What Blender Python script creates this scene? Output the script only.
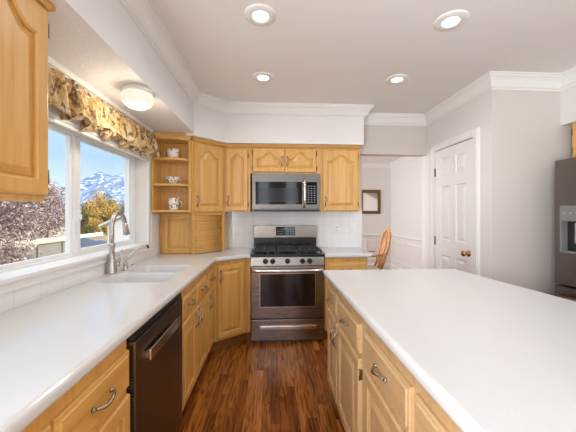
import bpy, bmesh, math, random
from mathutils import Vector, Matrix, noise
for o in list(bpy.data.objects): bpy.data.objects.remove(o)
S = bpy.context.scene
COL = S.collection
PI = math.pi
random.seed(7)

# ------------------------------------------------------------------ camera
cam = bpy.data.cameras.new('camera'); co = bpy.data.objects.new('camera', cam); COL.objects.link(co)
co.location = (0, 0, 1.335); co.rotation_euler = (PI/2, 0, -math.atan(17/290.0))
cam.sensor_width = 36; cam.lens = 290/576*36; cam.shift_y = -3/576
cam.clip_start = 0.05; cam.clip_end = 3000
S.camera = co

# ------------------------------------------------------------------ world, sun, daylight, exposure
S.view_settings.view_transform = 'Standard'; S.view_settings.look = 'None'
S.view_settings.gamma = 1; S.view_settings.use_curve_mapping = False
S.view_settings.exposure = 0.27
W = bpy.data.worlds.new('sky'); S.world = W; W.use_nodes = True
nt = W.node_tree; nt.nodes.clear()
wo = nt.nodes.new('ShaderNodeOutputWorld'); bg = nt.nodes.new('ShaderNodeBackground')
tc = nt.nodes.new('ShaderNodeTexCoord'); sp = nt.nodes.new('ShaderNodeSeparateXYZ'); cr = nt.nodes.new('ShaderNodeValToRGB')
nt.links.new(tc.outputs['Generated'], sp.inputs[0]); nt.links.new(sp.outputs[2], cr.inputs[0])
cr.color_ramp.elements[0].position = 0.0; cr.color_ramp.elements[0].color = (0.58, 0.66, 0.74, 1)
cr.color_ramp.elements[1].position = 0.62; cr.color_ramp.elements[1].color = (1.15, 1.28, 1.45, 1)   # unseen upper sky, brightened to send more light indoors
e = cr.color_ramp.elements.new(0.16); e.color = (0.30, 0.46, 0.66, 1)
e = cr.color_ramp.elements.new(0.30); e.color = (0.34, 0.50, 0.70, 1)
nt.links.new(cr.outputs[0], bg.inputs[0]); bg.inputs[1].default_value = 1.5
nt.links.new(bg.outputs[0], wo.inputs[0])

def lamp(name, kind, loc, rot, energy, color=(1, 1, 1), parent=None, **kw):
    l = bpy.data.lights.new(name, kind); l.energy = energy; l.color = color
    for k, v in kw.items(): setattr(l, k, v)
    o = bpy.data.objects.new(name, l); COL.objects.link(o); o.location = loc; o.rotation_euler = rot
    if parent: o.parent = parent
    return o
sun = lamp('sun', 'SUN', (30, 0, 30), (0, math.radians(56), math.radians(-35)), 2.6, (1, 0.94, 0.85), angle=0.01)
# area lamps out of view, standing in for daylight (rear, left side, dining room)
for wx, ww, we in ((-0.22, 0.30, 4), (0.62, 0.30, 4), (2.35, 1.2, 14)):  # narrow pair follows steel reflections; wide right one added for more light
    lamp('rear_window_and_fill', 'AREA', (wx, -2.44, 1.35), (PI/2, 0, 0), we, (0.88, 0.945, 1.0), shape='RECTANGLE', size=ww, size_y=2.0)
lamp('added_left_fill', 'AREA', (-1.20, -1.45, 1.2), (0, -PI/2, 0), 200, (0.87, 0.94, 1.0), shape='RECTANGLE', size=1.75, size_y=1.75)  # added fill from behind the camera, brightening pantry wall and island
lamp('added_dining_fill', 'AREA', (-1.10, 5.2, 1.45), (0, -PI/2, 0), 62, (0.98, 0.985, 1), shape='RECTANGLE', size=1.6, size_y=2.2)  # added fill for the dining room; the wall behind it has no window

# ------------------------------------------------------------------ mesh helpers
class MB:
    def __init__(s): s.v = []; s.f = []; s.sm = []
    def add(s, vs, fs, smooth=False, M=None):
        b = len(s.v)
        for v in vs:
            v = Vector(v)
            s.v.append(M @ v if M is not None else v)
        for f in fs: s.f.append([b+i for i in f]); s.sm.append(smooth)
        return s
    def box(s, x0, x1, y0, y1, z0, z1, M=None, bev=0.0):
        if x0 > x1: x0, x1 = x1, x0
        if y0 > y1: y0, y1 = y1, y0
        if z0 > z1: z0, z1 = z1, z0
        if bev <= 0:
            vs = [(x, y, z) for x in (x0, x1) for y in (y0, y1) for z in (z0, z1)]
            fs = [(0,1,3,2),(4,6,7,5),(0,4,5,1),(2,3,7,6),(0,2,6,4),(1,5,7,3)]
            return s.add(vs, fs, False, M)
        bm = bmesh.new(); bmesh.ops.create_cube(bm, size=1)
        for v in bm.verts:
            v.co = Vector(((x0+x1)/2+v.co.x*(x1-x0), (y0+y1)/2+v.co.y*(y1-y0), (z0+z1)/2+v.co.z*(z1-z0)))
        bmesh.ops.bevel(bm, geom=list(bm.edges), offset=bev, segments=2, profile=0.6, affect='EDGES')
        return s.addbm(bm, M)
    def addbm(s, bm, M=None, smooth=False):
        bm.verts.index_update()
        s.add([v.co.copy() for v in bm.verts], [[v.index for v in f.verts] for f in bm.faces], smooth, M)
        bm.free(); return s
    def lathe(s, prof, n=24, M=None, smooth=True, close=False):
        vs = []; fs = []; m = len(prof)
        for i in range(n):
            a = 2*PI*i/n
            for r, z in prof: vs.append((r*math.cos(a), r*math.sin(a), z))
        for i in range(n):
            j = (i+1) % n
            for k in range(m-1): fs.append((i*m+k, j*m+k, j*m+k+1, i*m+k+1))
            if close: fs.append((i*m+m-1, j*m+m-1, j*m, i*m))
        if not close:
            if prof[0][0] > 1e-5: fs.append([i*m for i in range(n)][::-1])
            if prof[-1][0] > 1e-5: fs.append([i*m+m-1 for i in range(n)])
        return s.add(vs, fs, smooth, M)
    def cyl(s, p0, p1, r0, r1=None, n=16):
        return s.tube([p0, p1], [r0, r0 if r1 is None else r1], n)
    def tube(s, pts, r, n=10, flat=1.0):
        pts = [Vector(p) for p in pts]
        if not isinstance(r, (list, tuple)): r = [r]*len(pts)
        vs = []; fs = []; prev = None
        for i, p in enumerate(pts):
            if i == 0: t = pts[1]-pts[0]
            elif i == len(pts)-1: t = pts[-1]-pts[-2]
            else: t = (pts[i+1]-pts[i]).normalized()+(pts[i]-pts[i-1]).normalized()
            t.normalize()
            if prev is None:
                up = Vector((0, 0, 1)) if abs(t.z) < 0.9 else Vector((1, 0, 0))
                a = t.cross(up).normalized()
            else:
                a = (prev - t*prev.dot(t)).normalized()
            b = t.cross(a); prev = a
            for k in range(n):
                q = 2*PI*k/n
                vs.append(p + a*math.cos(q)*r[i] + b*math.sin(q)*r[i]*flat)
        for i in range(len(pts)-1):
            for k in range(n):
                l = (k+1) % n
                fs.append((i*n+k, i*n+l, (i+1)*n+l, (i+1)*n+k))
        fs.append(list(range(n))[::-1]); fs.append([(len(pts)-1)*n+k for k in range(n)])
        return s.add(vs, fs, True)
    def prism(s, poly, z0, z1, M=None, bev=0.0):
        bm = bmesh.new()
        b = [bm.verts.new((x, y, z0)) for x, y in poly]; t = [bm.verts.new((x, y, z1)) for x, y in poly]
        n = len(poly); bm.faces.new(b[::-1]); bm.faces.new(t)
        for i in range(n): bm.faces.new((b[i], b[(i+1) % n], t[(i+1) % n], t[i]))
        bmesh.ops.recalc_face_normals(bm, faces=list(bm.faces))
        if bev > 0:
            ed = [e for e in bm.edges if abs(e.verts[0].co.z-e.verts[1].co.z) < 1e-6]
            bmesh.ops.bevel(bm, geom=ed, offset=bev, segments=4, profile=0.5, affect='EDGES')
        return s.addbm(bm, M)
    def build(s, name, mat, parent=None, loc=(0, 0, 0), rz=0.0):
        me = bpy.data.meshes.new(name); me.from_pydata([tuple(v) for v in s.v], [], s.f); me.update()
        for p, q in zip(me.polygons, s.sm): p.use_smooth = q
        bm = bmesh.new(); bm.from_mesh(me); bmesh.ops.recalc_face_normals(bm, faces=list(bm.faces)); bm.to_mesh(me); bm.free()
        if isinstance(mat, (list, tuple)):
            for m in mat: me.materials.append(m)
        else: me.materials.append(mat)
        o = bpy.data.objects.new(name, me); COL.objects.link(o); o.location = loc; o.rotation_euler = (0, 0, rz)
        if parent: o.parent = parent
        return o

def tag(o, label, cat, group=None):
    o['label'] = label; o['category'] = cat
    if group: o['group'] = group
    return o
def thing(name, label, cat, loc=(0, 0, 0), rz=0.0, group=None):
    o = bpy.data.objects.new(name, None); COL.objects.link(o); o.location = loc; o.rotation_euler = (0, 0, rz)
    o.empty_display_size = 0.1
    return tag(o, label, cat, group)
def struct(name, mb, mat, parent=None, loc=(0, 0, 0), rz=0.0):
    o = mb.build(name, mat, parent, loc, rz)
    if parent is None: o['kind'] = 'structure'
    return o
def copy_tree(o, parent=None):
    c = o.copy(); COL.objects.link(c)
    if parent: c.parent = parent
    for ch in [q for q in bpy.data.objects if q.parent == o]: copy_tree(ch, c)
    return c

# ------------------------------------------------------------------ materials
def srgb(r, g, b):
    f = lambda c: (c/12.92 if c <= 0.04045 else ((c+0.055)/1.055)**2.4)
    return (f(r/255), f(g/255), f(b/255), 1)
def base(name, col, rough=0.5, metal=0.0, **kw):
    m = bpy.data.materials.new(name); m.use_nodes = True
    b = m.node_tree.nodes['Principled BSDF']
    b.inputs['Base Color'].default_value = col; b.inputs['Roughness'].default_value = rough; b.inputs['Metallic'].default_value = metal
    for k, v in kw.items(): b.inputs[k].default_value = v
    return m, m.node_tree, b
def N(t, kind, **kw):
    n = t.nodes.new(kind)
    for k, v in kw.items(): setattr(n, k, v)
    return n
def coords(t, scale=(1, 1, 1), rot=(0, 0, 0), which='Object', jitter=True):
    c = N(t, 'ShaderNodeTexCoord'); mp = N(t, 'ShaderNodeMapping')
    mp.inputs['Scale'].default_value = scale; mp.inputs['Rotation'].default_value = rot
    t.links.new(c.outputs[which], mp.inputs['Vector'])
    if jitter:
        oi = N(t, 'ShaderNodeObjectInfo'); mu = N(t, 'ShaderNodeMath', operation='MULTIPLY'); mu.inputs[1].default_value = 37.0
        t.links.new(oi.outputs['Random'], mu.inputs[0]); t.links.new(mu.outputs[0], mp.inputs['Location'])
    return mp.outputs[0]
def ramp(t, src, stops):
    r = N(t, 'ShaderNodeValToRGB'); els = r.color_ramp.elements
    while len(els) < len(stops): els.new(0.5)
    for e, (p, c) in zip(els, stops): e.position = p; e.color = c
    t.links.new(src, r.inputs[0]); return r.outputs[0]
def noise_tex(t, vec, scale=5, detail=3, rough=0.5, dist=0.0):
    n = N(t, 'ShaderNodeTexNoise'); n.inputs['Scale'].default_value = scale; n.inputs['Detail'].default_value = detail
    n.inputs['Roughness'].default_value = rough; n.inputs['Distortion'].default_value = dist
    t.links.new(vec, n.inputs['Vector']); return n
def bump(t, b, src, strength=0.2, dist=0.01):
    n = N(t, 'ShaderNodeBump'); n.inputs['Strength'].default_value = strength; n.inputs['Distance'].default_value = dist
    t.links.new(src, n.inputs['Height']); t.links.new(n.outputs[0], b.inputs['Normal'])

def oak(name, scale, c0, c1, c2, rough=0.36):
    m, t, b = base(name, c1, rough)
    v = coords(t, scale)
    n1 = noise_tex(t, v, 1.0, 5, 0.62, 0.6)
    c = ramp(t, n1.outputs[0], [(0.30, c0), (0.50, c1), (0.72, c2)])
    t.links.new(c, b.inputs['Base Color'])
    b.inputs['Coat Weight'].default_value = 0.5; b.inputs['Coat Roughness'].default_value = 0.32
    bump(t, b, n1.outputs[0], 0.06, 0.002)
    return m
OC = (srgb(202, 147, 72), srgb(218, 167, 90), srgb(225, 180, 107))
M = {}
M['oak'] = oak('oak_vertical', (38, 38, 1.6), *OC)
M['oak_h'] = oak('oak_horizontal', (1.6, 38, 38), *OC)
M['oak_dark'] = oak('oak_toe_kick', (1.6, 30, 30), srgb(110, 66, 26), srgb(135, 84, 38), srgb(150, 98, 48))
M['chair_wood'] = oak('golden_chair_wood', (30, 30, 3), srgb(172, 104, 40), srgb(206, 138, 64), srgb(222, 160, 86), 0.3)

def paint(name, col, rough=0.6, bs=0.0, bscale=60):
    m, t, b = base(name, col, rough)
    if bs > 0:
        v = coords(t, (1, 1, 1), jitter=False); n = noise_tex(t, v, bscale, 4, 0.6)
        bump(t, b, n.outputs[0], bs, 0.004)
    return m
M['wall'] = paint('wall_paint', srgb(227, 223, 220), 0.7, 0.12, 90)
M['wall_warm'] = paint('light_taupe_paint', srgb(212, 203, 196), 0.7, 0.12, 90)
M['wall_taupe'] = paint('taupe_paint', srgb(104, 95, 88), 0.7)
M['wall_dining'] = paint('dining_paint', srgb(229, 225, 223), 0.7)
M['ceiling'] = paint('ceiling_paint', srgb(237, 233, 230), 0.8, 0.25, 55)
M['soffit_under'] = paint('textured_soffit_paint', srgb(236, 234, 233), 0.8, 0.9, 45)
M['trim'] = paint('white_trim_paint', srgb(236, 234, 230), 0.35)
M['door_white'] = paint('white_door_paint', srgb(238, 237, 236), 0.35)
M['vinyl'] = paint('white_window_vinyl', srgb(240, 241, 243), 0.3)
M['plastic_white'] = paint('white_plastic', srgb(238, 237, 233), 0.3)

def counter():
    m, t, b = base('white_solid_surface', srgb(229, 228, 225), 0.16)
    v = coords(t, (1, 1, 1), jitter=False); n = noise_tex(t, v, 220, 2, 0.5)
    c = ramp(t, n.outputs[0], [(0.35, srgb(212, 212, 212)), (0.65, srgb(216, 216, 216))])
    t.links.new(c, b.inputs['Base Color'])
    return m
M['counter'] = counter()

def tile(name, w, h, off=0.0, axis='xz'):
    m, t, b = base(name, srgb(236, 235, 232), 0.15)
    c = N(t, 'ShaderNodeTexCoord'); s_ = N(t, 'ShaderNodeSeparateXYZ'); k = N(t, 'ShaderNodeCombineXYZ')
    t.links.new(c.outputs['Object'], s_.inputs[0])
    t.links.new(s_.outputs['X' if axis == 'xz' else 'Y'], k.inputs[0]); t.links.new(s_.outputs['Z'], k.inputs[1])
    br = N(t, 'ShaderNodeTexBrick'); br.offset = off; br.inputs['Scale'].default_value = 1
    br.inputs['Brick Width'].default_value = w; br.inputs['Row Height'].default_value = h
    br.inputs['Mortar Size'].default_value = 0.0016; br.inputs['Mortar Smooth'].default_value = 0.3
    br.inputs['Color1'].default_value = srgb(240, 239, 236); br.inputs['Color2'].default_value = srgb(237, 236, 234); br.inputs['Mortar'].default_value = srgb(220, 218, 214)
    t.links.new(k.outputs[0], br.inputs['Vector']); t.links.new(br.outputs['Color'], b.inputs['Base Color'])
    inv = N(t, 'ShaderNodeMath', operation='SUBTRACT'); inv.inputs[0].default_value = 1; t.links.new(br.outputs['Fac'], inv.inputs[1])
    bump(t, b, inv.outputs[0], 0.4, 0.001)
    return m
M['tile'] = tile('white_square_tile', 0.108, 0.108, 0.0, 'xz')
M['tile_side'] = tile('white_border_tile', 0.152, 0.20, 0.0, 'yz')

def floor_mat():
    m, t, b = base('red_brown_oak_planks', srgb(120, 62, 26), 0.22)
    c = N(t, 'ShaderNodeTexCoord'); s_ = N(t, 'ShaderNodeSeparateXYZ'); k = N(t, 'ShaderNodeCombineXYZ')
    t.links.new(c.outputs['Object'], s_.inputs[0]); t.links.new(s_.outputs['X'], k.inputs[1])
    dv = N(t, 'ShaderNodeMath', operation='DIVIDE'); dv.inputs[1].default_value = 0.060; t.links.new(s_.outputs['X'], dv.inputs[0])
    fl_ = N(t, 'ShaderNodeMath', operation='FLOOR'); t.links.new(dv.outputs[0], fl_.inputs[0])
    wn = N(t, 'ShaderNodeTexWhiteNoise', noise_dimensions='1D'); t.links.new(fl_.outputs[0], wn.inputs['W'])
    sy_ = N(t, 'ShaderNodeMath', operation='MULTIPLY_ADD'); sy_.inputs[1].default_value = 5.0; t.links.new(wn.outputs['Value'], sy_.inputs[0]); t.links.new(s_.outputs['Y'], sy_.inputs[2])
    t.links.new(sy_.outputs[0], k.inputs[0])
    br = N(t, 'ShaderNodeTexBrick'); br.offset = 0.0; br.inputs['Scale'].default_value = 1
    br.inputs['Brick Width'].default_value = 0.95; br.inputs['Row Height'].default_value = 0.060
    br.inputs['Mortar Size'].default_value = 0.0011; br.inputs['Mortar Smooth'].default_value = 0.2; br.inputs['Bias'].default_value = 0.0
    br.inputs['Color1'].default_value = (0, 0, 0, 1); br.inputs['Color2'].default_value = (1, 1, 1, 1); br.inputs['Mortar'].default_value = (0.5, 0.5, 0.5, 1)
    t.links.new(k.outputs[0], br.inputs['Vector'])
    pl = ramp(t, br.outputs['Color'], [(0.0, srgb(136, 76, 25)), (0.5, srgb(164, 97, 36)), (1.0, srgb(190, 121, 51))])
    # grain shifted per plank
    mp = N(t, 'ShaderNodeMapping'); mp.inputs['Scale'].default_value = (26, 2.0, 1); t.links.new(c.outputs['Object'], mp.inputs[0])
    ad = N(t, 'ShaderNodeVectorMath', operation='ADD'); mul = N(t, 'ShaderNodeVectorMath', operation='SCALE'); mul.inputs['Scale'].default_value = 23
    t.links.new(br.outputs['Color'], mul.inputs[0]); t.links.new(mp.outputs[0], ad.inputs[0]); t.links.new(mul.outputs[0], ad.inputs[1])
    n1 = noise_tex(t, ad.outputs[0], 1.0, 5, 0.6, 2.2)
    g = ramp(t, n1.outputs[0], [(0.26, srgb(116, 102, 94)), (0.42, srgb(170, 160, 152)), (0.52, srgb(232, 228, 224)), (0.70, (1, 1, 1, 1))])
    mx = N(t, 'ShaderNodeMix', data_type='RGBA', blend_type='MULTIPLY'); mx.inputs['Factor'].default_value = 1.0
    t.links.new(pl, mx.inputs['A']); t.links.new(g, mx.inputs['B'])
    m2 = N(t, 'ShaderNodeMix', data_type='RGBA'); t.links.new(br.outputs['Fac'], m2.inputs['Factor'])
    t.links.new(mx.outputs['Result'], m2.inputs['A']); m2.inputs['B'].default_value = srgb(50, 24, 10)
    t.links.new(m2.outputs['Result'], b.inputs['Base Color'])
    bump(t, b, n1.outputs[0], 0.06, 0.002)
    return m
M['floor'] = floor_mat()

def steel(name, col, rough=0.28, scale=(2, 2, 300)):
    m, t, b = base(name, col, rough, 1.0)
    v = coords(t, scale, jitter=False); n = noise_tex(t, v, 1, 2, 0.5)
    mr = N(t, 'ShaderNodeMapRange'); mr.inputs['To Min'].default_value = rough*0.8; mr.inputs['To Max'].default_value = rough*1.25
    t.links.new(n.outputs[0], mr.inputs[0]); t.links.new(mr.outputs[0], b.inputs['Roughness'])
    return m
M['steel'] = steel('brushed_stainless', srgb(152, 143, 135), 0.25)
M['steel_dark'] = steel('black_stainless', srgb(122, 116, 111), 0.30)
M['steel_bright'] = steel('polished_stainless', srgb(225, 222, 218), 0.18)
M['nickel'] = steel('brushed_nickel', srgb(196, 192, 186), 0.25, (60, 60, 60))
M['pewter'] = steel('pewter', srgb(165, 158, 150), 0.25, (60, 60, 60))
M['hinge'] = steel('antique_hinge_metal', srgb(120, 100, 72), 0.4, (60, 60, 60))
M['brass'] = steel('aged_brass', srgb(178, 148, 92), 0.2, (60, 60, 60))
M['black_glass'] = base('black_glass', (0.006, 0.006, 0.007, 1), 0.06)[0]
M['oven_glass'] = base('dark_oven_glass', (0.012, 0.008, 0.007, 1), 0.08)[0]
M['window_grey'] = base('grey_microwave_window', srgb(38, 38, 40), 0.12)[0]
M['black'] = base('black_enamel', (0.012, 0.012, 0.013, 1), 0.22)[0]
M['iron'] = base('cast_iron', (0.018, 0.019, 0.023, 1), 0.32)[0]
M['black_plastic'] = base('black_plastic', (0.015, 0.015, 0.016, 1), 0.4)[0]
M['grey_plastic'] = base('grey_plastic', srgb(128, 126, 124), 0.35)[0]
M['print_grey'] = base('pale_grey_print', srgb(176, 178, 180), 0.5)[0]
M['seat'] = paint('cream_upholstery', srgb(226, 216, 198), 0.9, 0.3, 200)
M['rubber'] = base('black_rubber', (0.02, 0.02, 0.02, 1), 0.6)[0]

def emit(name, col, s):
    m = bpy.data.materials.new(name); m.use_nodes = True; b = m.node_tree.nodes['Principled BSDF']
    b.inputs['Base Color'].default_value = col; b.inputs['Emission Color'].default_value = col; b.inputs['Emission Strength'].default_value = s
    return m
M['led'] = emit('lit_led_lens', (1, 0.97, 0.92, 1), 6.0)
M['lit_glass'] = emit('lit_opal_glass', (1, 0.91, 0.76, 1), 0.62)
M['lit_glass'].node_tree.nodes['Principled BSDF'].inputs['Base Color'].default_value = (0.35, 0.33, 0.29, 1)
def glass():
    m = bpy.data.materials.new('window_glass'); m.use_nodes = True; t = m.node_tree; t.nodes.clear()
    o = N(t, 'ShaderNodeOutputMaterial'); mx = N(t, 'ShaderNodeMixShader'); tr = N(t, 'ShaderNodeBsdfTransparent'); gl = N(t, 'ShaderNodeBsdfGlossy')
    lw = N(t, 'ShaderNodeLayerWeight'); pw = N(t, 'ShaderNodeMath', operation='POWER'); pw.inputs[1].default_value = 4.0; t.links.new(lw.outputs['Facing'], pw.inputs[0])
    fr = N(t, 'ShaderNodeMath', operation='MULTIPLY_ADD'); fr.inputs[1].default_value = 0.5; fr.inputs[2].default_value = 0.02; t.links.new(pw.outputs[0], fr.inputs[0]); gl.inputs['Roughness'].default_value = 0.02
    t.links.new(fr.outputs[0], mx.inputs[0]); t.links.new(tr.outputs[0], mx.inputs[1]); t.links.new(gl.outputs[0], mx.inputs[2]); t.links.new(mx.outputs[0], o.inputs[0])
    return m
M['glass'] = glass()
def china(name, spots):
    m, t, b = base(name, srgb(238, 234, 226), 0.18)
    v = coords(t, (1, 1, 1)); n = noise_tex(t, v, 42, 3, 0.6, 0.8)
    c = ramp(t, n.outputs[0], [(0.0, spots[0]), (0.36, spots[0]), (0.42, spots[1]), (0.47, srgb(240, 236, 228)), (1, srgb(240, 236, 228))])
    t.links.new(c, b.inputs['Base Color']); return m
M['china'] = china('patterned_china', (srgb(70, 62, 58), srgb(150, 120, 96)))
M['china2'] = china('patterned_blue_china', (srgb(70, 76, 92), srgb(140, 146, 140)))
def valance():
    m, t, b = base('floral_valance_fabric', srgb(206, 176, 112), 0.9)
    v = coords(t, (1, 1.7, 0.9), jitter=False)
    n1 = noise_tex(t, v, 9, 2, 0.5, 0.5); bg_ = ramp(t, n1.outputs[0], [(0.35, srgb(190, 150, 92)), (0.5, srgb(210, 182, 136)), (0.68, srgb(216, 198, 166))])
    n2 = noise_tex(t, v, 15, 3, 0.6, 1.2); f2 = ramp(t, n2.outputs[0], [(0.50, (0, 0, 0, 1)), (0.57, (1, 1, 1, 1))])
    n3 = noise_tex(t, v, 34, 2, 0.6, 0.5); pc = ramp(t, n3.outputs[0], [(0.35, srgb(84, 68, 54)), (0.46, srgb(112, 98, 72)), (0.54, srgb(134, 82, 56)), (0.62, srgb(176, 146, 90))])
    mx = N(t, 'ShaderNodeMix', data_type='RGBA'); t.links.new(f2, mx.inputs['Factor']); t.links.new(bg_, mx.inputs['A']); t.links.new(pc, mx.inputs['B'])
    t.links.new(mx.outputs['Result'], b.inputs['Base Color']); return m
M['valance'] = valance()
def leafmat(name, cols):
    m, t, b = base(name, cols[1], 0.8)
    v = coords(t, (1, 1, 1)); n = noise_tex(t, v, 3.2, 3, 0.7)
    w = N(t, 'ShaderNodeTexWhiteNoise', noise_dimensions='3D'); g = N(t, 'ShaderNodeNewGeometry')
    t.links.new(g.outputs['Random Per Island'], w.inputs['Vector'])
    ad = N(t, 'ShaderNodeMath', operation='ADD'); ml = N(t, 'ShaderNodeMath', operation='MULTIPLY'); ml.inputs[1].default_value = 0.5
    t.links.new(n.outputs[0], ad.inputs[0]); t.links.new(w.outputs['Value'], ad.inputs[1]); t.links.new(ad.outputs[0], ml.inputs[0])
    c = ramp(t, ml.outputs[0], [(0.3, cols[0]), (0.5, cols[1]), (0.68, cols[2])]); t.links.new(c, b.inputs['Base Color'])
    return m
M['leaf_plum'] = leafmat('plum_brown_leaves', (srgb(84, 62, 60), srgb(158, 130, 124), srgb(206, 184, 172)))
M['leaf_gold'] = leafmat('golden_leaves', (srgb(120, 92, 34), srgb(192, 152, 66), srgb(224, 194, 116)))
M['leaf_green'] = leafmat('dark_green_leaves', (srgb(38, 46, 26), srgb(74, 80, 44), srgb(120, 116, 66)))
M['bark'] = paint('brown_bark', srgb(92, 74, 62), 0.9, 0.5, 30)
M['ground'] = paint('straw_ground', srgb(176, 160, 128), 0.95, 0.3, 8)
M['fence'] = paint('buff_concrete', srgb(166, 156, 140), 0.9, 0.3, 20)
M['fence_cap'] = paint('pale_cream_coping', srgb(232, 220, 190), 0.9, 0.4, 20)
M['shed'] = paint('white_siding', srgb(226, 224, 220), 0.7)
M['shed_roof'] = paint('pale_grey_roof', srgb(214, 212, 208), 0.8)
M['tarp'] = paint('slate_blue_tarp', srgb(66, 78, 96), 0.6, 0.5, 5)
def mountain():
    m, t, b = base('snowy_haze_tinted_rock', srgb(140, 165, 195), 0.95)  # blue of distant haze is mixed into the rock colour
    v = coords(t, (1.0, 0.45, 0.9), jitter=False); n = noise_tex(t, v, 0.16, 8, 0.72, 1.2)
    c = ramp(t, n.outputs[0], [(0.44, srgb(88, 108, 138)), (0.54, srgb(120, 140, 168)), (0.60, srgb(214, 219, 228))])
    t.links.new(c, b.inputs['Base Color']); return m
M['mountain'] = mountain()
def picture_mat():
    m, t, b = base('winter_scene_print', srgb(230, 226, 220), 0.4)
    c = N(t, 'ShaderNodeTexCoord'); s_ = N(t, 'ShaderNodeSeparateXYZ'); t.links.new(c.outputs['Object'], s_.inputs[0])
    n = noise_tex(t, c.outputs['Object'], 6, 3, 0.6)
    a = N(t, 'ShaderNodeMath', operation='MULTIPLY_ADD'); a.inputs[1].default_value = 0.55; t.links.new(s_.outputs['X'], a.inputs[0]); t.links.new(s_.outputs['Z'], a.inputs[2])
    k = N(t, 'ShaderNodeMath', operation='SUBTRACT'); t.links.new(a.outputs[0], k.inputs[1]); k.inputs[0].default_value = 0.30
    q = N(t, 'ShaderNodeMath', operation='MULTIPLY_ADD'); q.inputs[1].default_value = 0.15; t.links.new(n.outputs[0], q.inputs[0]); t.links.new(k.outputs[0], q.inputs[2])
    cc = ramp(t, q.outputs[0], [(0.02, srgb(150, 132, 112)), (0.20, srgb(176, 160, 142)), (0.27, srgb(244, 242, 238)), (0.55, srgb(248, 247, 244))])
    t.links.new(cc, b.inputs['Base Color']); return m
M['picture'] = picture_mat()

# ------------------------------------------------------------------ setting
XL, YB, CZ, SB = -1.16, 3.56, 2.515, 2.10       # left wall, back wall, ceiling, soffit underside
XP, YP, YH, XD, YD = 1.905, 2.397, 3.44, 2.87, 6.8
struct('floor', MB().box(-1.36, 3.3, -2.7, 7.0, -0.12, 0), M['floor'])
struct('ceiling', MB().box(-1.36, 3.3, -2.7, 7.0, CZ, CZ+0.12), M['ceiling'])
WY0, WY1, WZ0, WZ1 = 1.10, 2.79, 1.035, 1.875
wl = MB().box(-1.36, XL, -2.7, -2.35, 0, CZ).box(-1.36, XL, -0.55, WY0, 0, CZ).box(-1.36, XL, -2.35, -0.55, 0, 0.3).box(-1.36, XL, -2.35, -0.55, 2.1, CZ).box(-1.36, XL, WY1, 7.0, 0, CZ).box(-1.36, XL, WY0, WY1, 0, WZ0).box(-1.36, XL, WY0, WY1, WZ1, CZ)
struct('wall_left', wl, M['wall'])
struct('wall_back', MB().box(XL, 1.13, YB, YB+0.12, 0, CZ), M['wall'])
struct('wall_header', MB().box(1.0, XP, YH, YB, 2.045, CZ), M['wall_warm'])
wp = MB().prism([(XP, YP), (XP+0.12, YP+0.12), (XP+0.12, 2.60), (XP, 2.60)], 0, CZ).box(XP, XP+0.12, 3.26, YB, 0, CZ).box(XP, XP+0.12, 2.60, 3.26, 2.055, CZ).box(XP+0.12, XD, YB-0.12, YB, 0, CZ)
struct('wall_pantry', wp, M['wall'])
struct('wall_nook', MB().prism([(XP, YP), (3.1, YP), (3.1, YP+0.12), (XP+0.12, YP+0.12)], 0, CZ), M['wall_warm'])
struct('wall_right', MB().box(3.1, 3.3, -2.7, 3.4, 0, CZ), M['wall'])
struct('wall_dining_right', MB().box(XD, XD+0.15, YB-0.12, 7.0, 0, CZ), M['wall_dining'])
struct('wall_dining_far', MB().box(XL, XD, YD, 7.0, 0, CZ), M['wall_dining'])
wr = MB().box(XL, 3.1, -2.7, -2.5, 2.37, CZ).box(XL, 3.1, -2.7, -2.5, 0, 0.33)
for x0, x1 in ((XL, -0.38), (-0.06, 0.46), (0.78, 1.73), (2.97, 3.1)): wr.box(x0, x1, -2.7, -2.5, 0.33, 2.37)
struct('wall_rear', wr, M['wall_taupe'])
# soffits
so = MB().prism([(XL, -2.5), (-0.76, -2.5), (-0.76, 2.912), (XL, 2.912)], 2.122, CZ).prism([(XL, 2.912), (-0.76, 2.912), (-0.757, 2.915), (-0.495, 3.19), (1.037, 3.19), (1.037, YH), (1.037, YB), (XL, YB)], SB, CZ)
struct('soffit_left', so, M['soffit_under'])
struct('soffit_right', MB().box(2.53, 3.1, -2.5, YP, SB, CZ), M['wall'])

def sweep(path, prof, z, side=1):
    """moulding profile (offset from wall, height) swept along a plan polyline with mitred corners"""
    P = [Vector((x, y)) for x, y in path]; n = len(P); mb = MB(); vs = []; fs = []
    nor = []
    for i in range(n-1):
        d = (P[i+1]-P[i]).normalized(); nor.append(Vector((d.y, -d.x))*side)
    for i in range(n):
        if i == 0: off = nor[0]
        elif i == n-1: off = nor[-1]
        else:
            a, b = nor[i-1], nor[i]; off = (a+b)/(1+a.dot(b))
        for o, h in prof: vs.append((P[i].x+off.x*o, P[i].y+off.y*o, z+h))
    m = len(prof)
    for i in range(n-1):
        for k in range(m): fs.append((i*m+k, i*m+(k+1) % m, (i+1)*m+(k+1) % m, (i+1)*m+k))
    fs.append(list(range(m))); fs.append([(n-1)*m+k for k in range(m)][::-1])
    return mb.add(vs, fs)
crown = [(0, 0), (0, -0.118), (0.010, -0.118), (0.010, -0.108), (0.015, -0.103), (0.026, -0.096), (0.034, -0.080), (0.048, -0.052), (0.066, -0.032), (0.077, -0.026), (0.080, -0.012), (0.090, -0.009), (0.090, 0)]
struct('trim_1', sweep([(-0.76, -2.5), (-0.76, 2.915), (-0.495, 3.19), (1.037, 3.19), (1.037, YH), (XP, YH), (XP, YP), (2.53, YP), (2.53, -2.5)], crown, CZ), M['trim'])
struct('trim_2', sweep([(XL, YD), (XD, YD), (XD, YB)], crown, CZ), M['trim'])
struct('trim_3', MB().box(XL, XL+0.045, -2.5, 2.82, 2.092, 2.122).box(XL, XL+0.03, -2.5, 2.82, 2.077, 2.092), M['trim'])
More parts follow.
